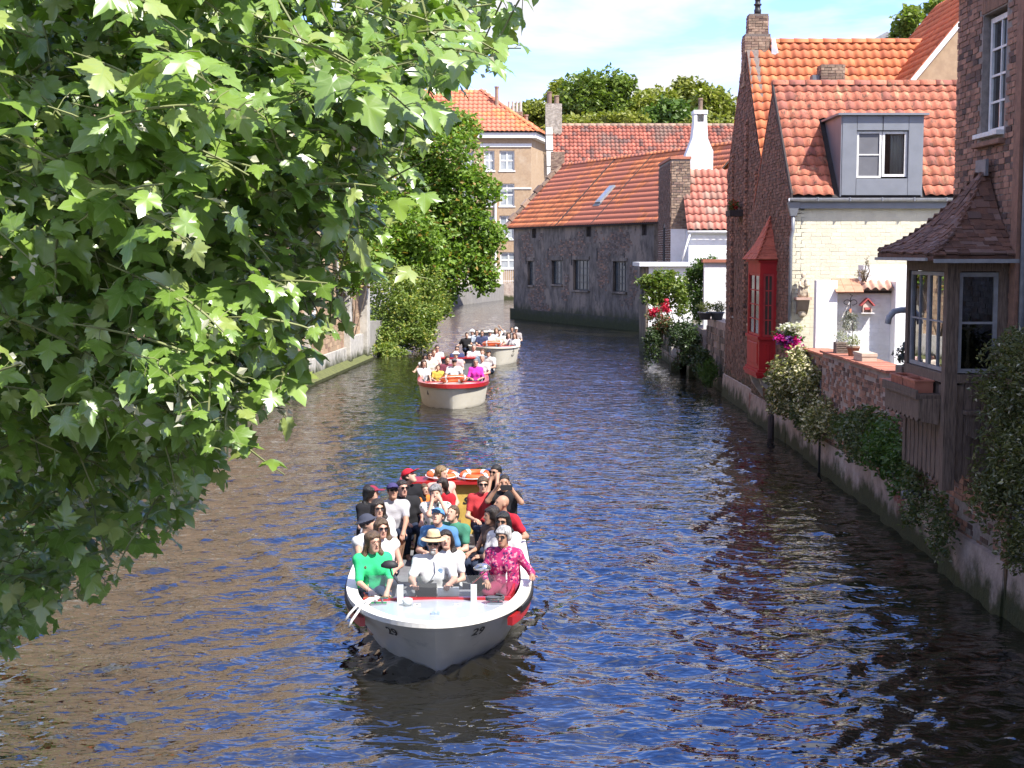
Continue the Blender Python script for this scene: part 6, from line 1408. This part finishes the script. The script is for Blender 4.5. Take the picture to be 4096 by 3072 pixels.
def text_mesh(body, size, bold=False, shear=0.0):
    cu = bpy.data.curves.new('t', 'FONT'); cu.body = body; cu.size = size; cu.shear = shear; cu.offset = .004 if bold else 0; cu.resolution_u = 4
    o = bpy.data.objects.new('t', cu); C.objects.link(o); dg = bpy.context.evaluated_depsgraph_get(); dg.update()
    me = bpy.data.meshes.new_from_object(o.evaluated_get(dg)); bpy.data.objects.remove(o); return me
def lifebuoy(label, loc, rz=0, tilt=0, R0=.30, r=.075):
    t = thing('lifebuoy', label, 'lifebuoy', loc, 'lifebuoys on the boats', local=True, rz=rz); t.rotation_euler = (R(tilt), 0, rz)
    m = MB(); n, k = 28, 10
    for i in range(n):
        a = 2*math.pi*i/n
        for j in range(k): q = 2*math.pi*j/k; m.v.append(((R0+r*math.cos(q))*math.cos(a), (R0+r*math.cos(q))*math.sin(a), r+r*.85*math.sin(q)))
    m.f = [(i*k+j, ((i+1)%n)*k+j, ((i+1)%n)*k+(j+1)%k, i*k+(j+1)%k) for i in range(n) for j in range(k)]
    m.build('ring', M('buoy_orange', (.72,.13,.03), (.62,.10,.025), .55), t, True)
    for q in range(4):
        a = math.pi/4+q*math.pi/2; m = MB(); c = Vector((R0*math.cos(a), R0*math.sin(a), r)); rd = Vector((math.cos(a), math.sin(a), 0)); tg = Vector((-math.sin(a), math.cos(a), 0))
        m.tube([c-tg*.035, c+tg*.035], r*1.04, 12, False); m.build('band', m_frame, t, True)
    m = MB(); m.tube([((R0+r+.02+.03*math.sin(2*a))*math.cos(a), (R0+r+.02+.03*math.sin(2*a))*math.sin(a), r) for a in np.linspace(0, 2*math.pi, 40)], .009, 5, False); m.build('grab_line', m_frame, t, True)
    return t

# ---------------------------------------------------------------- leading boat
BX, BY = BOATS[0][0], BOATS[0][1]
lead = make_boat('white tour boat numbered 29 with windscreen and red trim, leading the others', (BX, BY, 0), R(1.4), 'lead')
inkm = M('ink_black', (.02,.02,.022), None, .6)
for s in (-1, 1):
    me = text_mesh('29', .17, True, .0); vs = np.array([v.co for v in me.vertices]); vs[:,0] -= vs[:,0].mean(); vs[:,1] -= vs[:,1].mean()
    for v, (a, h, _) in zip(me.vertices, vs):
        y = .30+s*a*.85; z = .60+h; y += stem(z)*.0; p = hull_pt(z, y+stem(z), s, .004); v.co = (p.x, p.y-.006, -.35+(z+.35)/1.15*(sheer(p.y)+.35))
    me.update(); add('hull_number', me, inkm, lead)
ws = MB(); prof = [(-.82,1.42),(-.80,1.25),(0,1.20),(.80,1.25),(.82,1.42)]; zb, zt_ = sheer(1.2)+.032, sheer(1.2)+.27
ws.v = [(x, y, zb) for x, y in prof]+[(x*.985, y+.05, zt_) for x, y in prof]; ws.f = [(i, i+1, 6+i, 5+i) for i in range(4)]
wso = ws.build('windscreen', clearglass('screen', (.90,.94,.93), .05), lead)
for x in (-.42, .42):
    MB().box((x-.035, 1.10, sheer(1.1)+.0), (x+.035, 1.16, sheer(1.1)+.19)).build('screen_bracket', M('acrylic', (.62,.64,.6), (.5,.52,.48), .2, spec=.6), wso)
ds = MB().box((-.42, 1.30, .55), (.42, 1.62, sheer(1.2)+.02)).build('dashboard', M('boat_grey', (.2,.2,.21)), lead)
MB().prism([(-.26,1.30,sheer(1.2)+.02),(-.01,1.30,sheer(1.2)+.02),(-.01,1.36,sheer(1.2)+.15),(-.26,1.36,sheer(1.2)+.15)], (0,.02,.005)).build('dark_panel', inkm, ds)
MB().prism([(0.0,1.29,sheer(1.2)+.02),(.25,1.29,sheer(1.2)+.02),(.25,1.33,sheer(1.2)+.11),(0.0,1.33,sheer(1.2)+.11)], (0,.05,.0)).build('white_panel', m_frame, ds)
MB().tube([(-.17*math.cos(a)+0, 1.70+.09*math.sin(a), .72+.11*math.sin(a)) for a in np.linspace(0, 2*math.pi, 22)], .014, 6, False).build('steering_wheel', inkm, ds)
for x, z, mm_, nm in ((-.55, .40, inkm, 'mirror'), (.50, .36, M('chrome', (.55,.55,.57), None, .12, metal=.9), 'mirror')):
    mo = MB(); mo.lathe([(.02,-.05),(.085,-.03),(.09,0),(.05,.04),(.01,.05)], (x+(.0 if x < 0 else .02), 1.28, sheer(1.2)+z), 14, 1.15, .6).build(nm, mm_, wso, True)
    MB().tube([(x*.8, 1.26, sheer(1.2)+.18), (x*.95, 1.27, sheer(1.2)+z-.12), (x+.09*(1 if x > 0 else 0), 1.28, sheer(1.2)+z-.02)], .010, 6).build('mirror_arm', MATS['chrome'] if x > 0 else inkm, wso)
for s in (-1, 1):
    cx_, cy_ = s*.66, 1.02; zz = sheer(1.0)
    MB().box((cx_-.09, cy_-.04, zz-.005), (cx_+.09, cy_+.04, zz+.012)).tube([(cx_-.04, cy_, zz), (cx_-.04, cy_, zz+.06)], .012, 6).tube([(cx_+.04, cy_, zz), (cx_+.04, cy_, zz+.06)], .012, 6).tube([(cx_-.11, cy_, zz+.065), (cx_+.11, cy_, zz+.065)], .012, 6).build('cleat', M('chrome', ()) if False else MATS['chrome'], lead)
MB().tube([(.66+.10*math.cos(a), 1.02+.07*math.sin(a), sheer(1)+.03+.004*a) for a in np.linspace(0, 14, 40)], .011, 5).build('rope_coil', M('dark_rope', (.08,.08,.085), None, .9), lead)
rp_ = M('white_rope', (.66,.64,.6), None, .9)
zz = sheer(1)
MB().tube([(-.66,1.02,zz+.07),(-.74,.92,zz+.06),(-.86,.72,zz-.0),(-.93,.64,zz-.09),(-.97,.62,zz-.17)], .016, 6).tube([(-.66,1.02,zz+.06),(-.76,.98,zz+.07),(-.90,.80,zz+.02),(-.97,.76,zz-.05),(-1.02,.74,zz-.13)], .016, 6).tube([(-.62,1.05,zz+.05),(-.70,1.0,zz+.09),(-.68,.95,zz+.05)], .016, 6).build('mooring_rope', rp_, lead, True)
MB().lathe([(.05,0),(.06,.07),(.056,.07),(.045,.01)], (-.33, .92, sheer(.9)+.008), 14).build('deck_cup', M('acrylic', ()) if False else MATS['acrylic'], lead, True)
MB().box((-.045,.42,sheer(.4)+.010), (.045,.50,sheer(.4)+.026)).build('deck_label', M('label_blue', (.12,.2,.42), (.5,.55,.6), .5, 40), lead)
for x in (-.22, .24): MB().box((x-.04,.86,sheer(.9)+.006), (x+.04,.94,sheer(.9)+.014)).build('deck_plate', m_frame, lead); MB().box((x-.02,.89,sheer(.9)+.0142), (x+.02,.91,sheer(.9)+.017)).build('deck_mark', inkm, lead)
me = text_mesh('ss', .24, True, .3)
for v in me.vertices: v.co = (v.co.x+.22, 8.143, v.co.y+.62)
me.update(); add('stern_lettering', me, inkm, lead)
hw = lambda px, py, z: at_z(px, py, z)
zoomA = lambda x, y: (325+x*.1356, 450+y*.1356)      # people of the leading boat
def PA(label, x, y, z=1.2, **k):
    u, v = zoomA(x, y); return person(label, at_z(u, v, z), group='passengers of the leading boat', **k)
W = (.64,.63,.62)
drv = PA('boatman in straw hat and white polo shirt steering boat 29', 800, 690, 1.25, shirt=W, skin='rosy', hair=('grey','short'), hat=('straw',(.62,.46,.27)), glasses='sun', beard='white', arms='wheel', lean=2, trousers=(.05,.05,.06), sleeve=.75)
MB().tube([(-.02,-.03,.56),(.01,-.118,.47),(.02,-.135,.36),(-.05,-.14,.24),(-.06,-.135,.16)], .005, 5).build('lanyard', M('lanyard', (.03,.05,.12), None, .7), drv)
MB().prism([(.085+.030*math.cos(a), -.122-.004*math.cos(a), .385+.030*math.sin(a)) for a in np.linspace(0, 6.28, 13)[:-1]], (0,-.006,0)).build('badge', M('badge_blue', (.05,.22,.42), (.5,.55,.6), .6, 60), drv)
PA('woman in bright green shirt with long hair and glasses', 355, 680, 1.27, shirt=(.04,.56,.20), skin='fair', hair=('light','long'), glasses='rim', arms='lean', lean=14, yaw=16, hyaw=18, sleeve=.85, fem=True)
PA('grey haired woman in magenta floral blouse and sunglasses', 1315, 640, 1.27, shirt=(.40,.03,.13), pat=((.09,.02,.10),22,(.62,.25,.30)), skin='tan', hair=('white','curly'), glasses='sun', arms='railr', lean=3, yaw=-14, hyaw=-12, sleeve=1.75, fem=True, trousers=(.22,.03,.07))
PA('dark wavy haired woman in white tee right behind the boatman', 890, 665, 1.06, shirt=W, skin='fair', hair=('dark','long'), yaw=-14, hyaw=20, htilt=-12, fem=True)
PA('blond woman with sunglasses and white top behind the green shirt', 418, 580, 1.18, shirt=W, skin='rosy', hair=('light','long'), glasses='sun', yaw=10, hyaw=12, fem=True, tank=True)
PA('person in slate bucket hat and white top at the side rail', 318, 545, 1.12, shirt=W, skin='fair', hair=('dark','short'), hat=('bucket',(.055,.06,.085)), yaw=60, hyaw=20, htilt=-18, tank=True)
PA('dark haired woman with amber sunglasses', 392, 432, 1.2, shirt=(.74,.72,.70), skin='fair', hair=('dark','long'), glasses='sun', yaw=14, hyaw=8, fem=True)
PA('woman in maroon cap and black top looking away', 345, 318, 1.2, shirt=(.015,.015,.018), skin='fair', hair=('black','long'), hat=('cap',(.24,.03,.06)), yaw=40, hyaw=45, fem=True)
PA('man in navy cap and light grey polo', 500, 305, 1.2, shirt=(.42,.41,.42), skin='tan', hair=('dark','short'), hat=('cap',(.06,.05,.14)), glasses='sun', yaw=12, hyaw=5, htilt=-14, shorts=True, arms='lean')
PA('man with sunglasses and black tee leaning sideways', 572, 280, 1.16, shirt=(.02,.02,.022), skin='rosy', hair=('dark','short'), glasses='sun', yaw=18, side=-10, hyaw=10)
PA('person in bright red cap and black top by the stern', 622, 195, 1.22, shirt=(.015,.015,.018), skin='fair', hair=('dark','short'), hat=('cap',(.52,.02,.035)), yaw=28, hyaw=40, htilt=-25)
PA('blond woman in pale pink top at the stern', 862, 175, 1.22, shirt=(.60,.36,.30), skin='fair', hair=('blond','bun'), yaw=20, hyaw=38, fem=True, tank=True)
PA('girl in red top with long dark hair', 862, 262, 1.12, shirt=(.42,.02,.03), skin='fair', hair=('dark','long'), yaw=-20, hyaw=-30, size=.88, fem=True)
PA('child with light brown hair in an orange vest', 735, 290, 1.0, shirt=(.62,.19,.04), skin='fair', hair=('light','short'), yaw=30, size=.72)
PA('grey haired woman in white patterned blouse shading her eyes', 815, 318, 1.18, shirt=(.70,.69,.64), pat=((.10,.16,.12),16), skin='fair', hair=('grey','curly'), arms='face', fem=True)
PA('man in light blue cap and blue tee bending forward', 830, 495, 1.16, shirt=(.09,.22,.42), skin='fair', hair=('brown','short'), hat=('cap',(.10,.26,.50)), htilt=-28, lean=22, yaw=-12, trousers=(.04,.07,.14))
PA('dark haired man in black by the stern', 1258, 165, 1.26, shirt=(.015,.015,.017), skin='tan', hair=('black','short'), glasses='sun', yaw=-25, hyaw=-10, arms='face')
PA('woman with sunglasses in coral red top', 1165, 255, 1.2, shirt=(.48,.045,.05), skin='fair', hair=('light','bun'), glasses='sun', yaw=5, fem=True)
PA('man in black holding up a phone to film', 1322, 240, 1.25, shirt=(.02,.02,.023), skin='tan', hair=('dark','buzz'), arms='phone', yaw=-4, sleeve=.5)
PA('bald man in red tee by the right rail', 1302, 395, 1.22, shirt=(.42,.02,.035), skin='tan', hair=('dark','bald'), yaw=-35, hyaw=-30, htilt=-10, arms='railr')
PA('woman with long straight dark hair and bare shoulders', 1225, 485, 1.18, shirt=(.10,.07,.06), skin='tan', hair=('dark','long'), yaw=-50, hyaw=-20, fem=True, tank=True)
PA('dark haired woman with sunglasses and white tee', 1312, 528, 1.18, shirt=W, skin='tan', hair=('black','long'), glasses='sun', yaw=-20, fem=True)
PA('fair haired passenger in teal top at the centre bench', 940, 470, 1.02, shirt=(.06,.22,.14), skin='fair', hair=('light','short'), yaw=-30, htilt=-20)
hp0 = at_z(*zoomA(1335, 232), 1.30); ph = thing('phone', 'black phone held up by the man in black', 'phone', hp0+Vector((0,-.44,-.03)))
pc_ = hp0+Vector((0.01,-.45,-.02)); MB().obox(pc_+Vector((-.085,0,-.04)), X, Z, -Y, .17, .082, .011, .004).build('case', inkm, ph); MB().obox(pc_+Vector((-.075,.0005,-.034)), X, Z, Y, .15, .07, .001).build('screen', m_lens, ph)
lifebuoy('orange lifebuoy on the red stern deck of boat 29, beside the yellow panel', (-.60, BY+8.33, 1.0), 0, 4, .2, .065); lifebuoy('orange lifebuoy on the red stern deck of boat 29, behind the blond woman', (-1.15, BY+8.36, 1.0), .4, 3, .2, .065)

# ---------------------------------------------------------------- second and third boats
B2 = BOATS[1]; HS[0] = SH_V; second = make_boat('cream tour boat with red gunwale and an orange lifebuoy on its bow', (B2[0], B2[1], 0), R(1.8), 'second')
for x in (-.75, .7): MB().box((x-.03,.72,.40), (x+.03,.76,.70)).build('fender_strap', inkm, second)
zoomB = lambda x, y: (400+x*.0678, 312.5+y*.0678)
def PB(label, x, y, z=1.22, gr='passengers of the second boat', **k):
    u, v = zoomB(x, y); k.setdefault('vox', .022); person(label, at_z(u, v, z), group=gr, **k)
PB('woman with long brown hair in white tee at the red gunwale', 350, 755, 1.12, shirt=W, hair=('brown','long'), fem=True, yaw=25, arms='lean')
PB('man with dark sunglasses in cream shirt on the second boat', 442, 635, 1.25, shirt=(.66,.58,.48), hair=('dark','short'), glasses='sun', yaw=15)
PB('dark haired woman resting her arm on the rail of the second boat', 372, 668, 1.16, shirt=W, hair=('black','long'), fem=True, arms='rail', yaw=20, tank=True)
PB('tall person in white tee with crossbody strap on the second boat', 548, 530, 1.28, shirt=W, hair=('dark','short'), glasses='sun', yaw=20)
PB('grey blond passenger in pale pink behind the cream shirt', 500, 590, 1.2, shirt=(.66,.46,.42), hair=('light','short'), yaw=20)
PB('man with brown hair and sunglasses in navy top', 842, 545, 1.28, shirt=(.05,.06,.14), hair=('brown','short'), glasses='sun')
PB('passenger in white sun hat on the second boat', 825, 630, 1.22, shirt=(.5,.36,.36), hair=('brown','short'), hat=('bucket',(.78,.77,.75)))
PB('boatman in grey cap, black vest and white shirt', 800, 735, 1.18, shirt=W, skin='tan', hair=('dark','short'), hat=('cap',(.09,.085,.10)), glasses='sun', arms='wheel', htilt=-10)
PB('dark grey haired man in open white shirt on the second boat', 1090, 515, 1.32, shirt=W, hair=('grey','short'))
PB('grey haired woman in bright pink shirt', 1118, 740, 1.20, shirt=(.72,.05,.42), hair=('grey','short'), skin='rosy', glasses='rim', fem=True, sleeve=.9)
PB('white haired man in white polo beside the pink shirt', 1212, 675, 1.22, shirt=W, hair=('white','short'), skin='rosy', yaw=-8)
PB('passenger in black cap at the right rail of the second boat', 1305, 600, 1.2, shirt=(.60,.58,.55), hair=('dark','short'), hat=('cap',(.03,.03,.035)), yaw=-20)
PB('red haired passenger in blue grey top on the second boat', 1215, 590, 1.18, shirt=(.20,.26,.34), hair=('red','short'), yaw=-10)
PB('child in yellow top at the bow of the second boat', 560, 815, .98, shirt=(.66,.44,.08), hair=('light','short'), size=.78)
PB('dark haired passenger in maroon top next to the boatman', 700, 700, 1.18, shirt=(.16,.04,.06), hair=('dark','short'), yaw=15)
lifebuoy('orange lifebuoy lying on the foredeck of the cream boat with red gunwale', (B2[0]+.02, B2[1]+.75, .79), .2, -14, .34, .085)
B3_ = BOATS[2]; third = make_boat('cream tour boat with anchor emblem, last of the three', (B3_[0], B3_[1], 0), R(3), 'third')
an = MB(); hx_, hz_ = 0, 0
em = [[(0,.10),(0,-.14)], [(-.08,.05),(.08,.05)], [(-.12,-.06),(-.09,-.12),(0,-.15),(.09,-.12),(.12,-.06)], [(-.05,.13),(0,.17),(.05,.13),(0,.09),(-.05,.13)]]
for ln in em:
    pts = []
    for a, h in ln: z = .50+h*1.1; y = .62+a*1.1; p = hull_pt(z, y+stem(z), 1, .006); pts.append((p.x, p.y-.006, z))
    an.tube(pts, .016, 5)
an.build('anchor_emblem', inkm, third)
Gc = 'passengers of the last boat'
for lab, x, y, kw in (('man in black tee leaning on the rail of the last boat', 985, 335, dict(zz=1.14, shirt=(.02,.02,.022), hair=('dark','short'), arms='rail', yaw=10)),
    ('passenger in white sun hat on the last boat', 1065, 290, dict(shirt=W, hair=('light','short'), hat=('bucket',(.75,.74,.72)))),
    ('passenger with sunglasses in pale blue on the last boat', 1132, 300, dict(shirt=(.40,.46,.55), hair=('brown','short'), glasses='sun')),
    ('dark haired passenger in navy vest on the last boat', 1210, 305, dict(shirt=(.05,.06,.12), hair=('dark','short'), glasses='sun')),
    ('passenger in white cap with black sunglasses on the last boat', 1325, 300, dict(shirt=W, hair=('dark','short'), hat=('cap',(.76,.75,.74)), glasses='sun')),
    ('blond passenger with raised arm on the last boat', 1420, 270, dict(shirt=W, hair=('blond','long'), arms='up', fem=True)),
    ('dark haired passenger in cream shirt on the last boat', 1468, 300, dict(shirt=(.62,.58,.48), hair=('dark','short'))),
    ('woman with long fair hair at the right rail of the last boat', 1600, 340, dict(zz=1.08, shirt=(.60,.5,.5), hair=('light','long'), fem=True)),
    ('woman in white tee with long reddish hair on the last boat', 1690, 345, dict(zz=1.08, shirt=W, hair=('red','long'), fem=True, yaw=-15)),
    ('tanned man in brown shirt at the back of the last boat', 1650, 250, dict(shirt=(.30,.2,.15), hair=('brown','short'), skin='tan')),
    ('man in grey cap and checked shirt on the last boat', 1712, 255, dict(shirt=(.36,.32,.30), hair=('grey','short'), hat=('cap',(.5,.48,.45))))):
    PB(lab, x, y, kw.pop('zz', 1.24), Gc, vox=.026, **kw)
lifebuoy('orange lifebuoy on the cream bow of the last boat with anchor emblem', (B3_[0]-.15, B3_[1]+.8, .79), .2, -10, .36, .09)
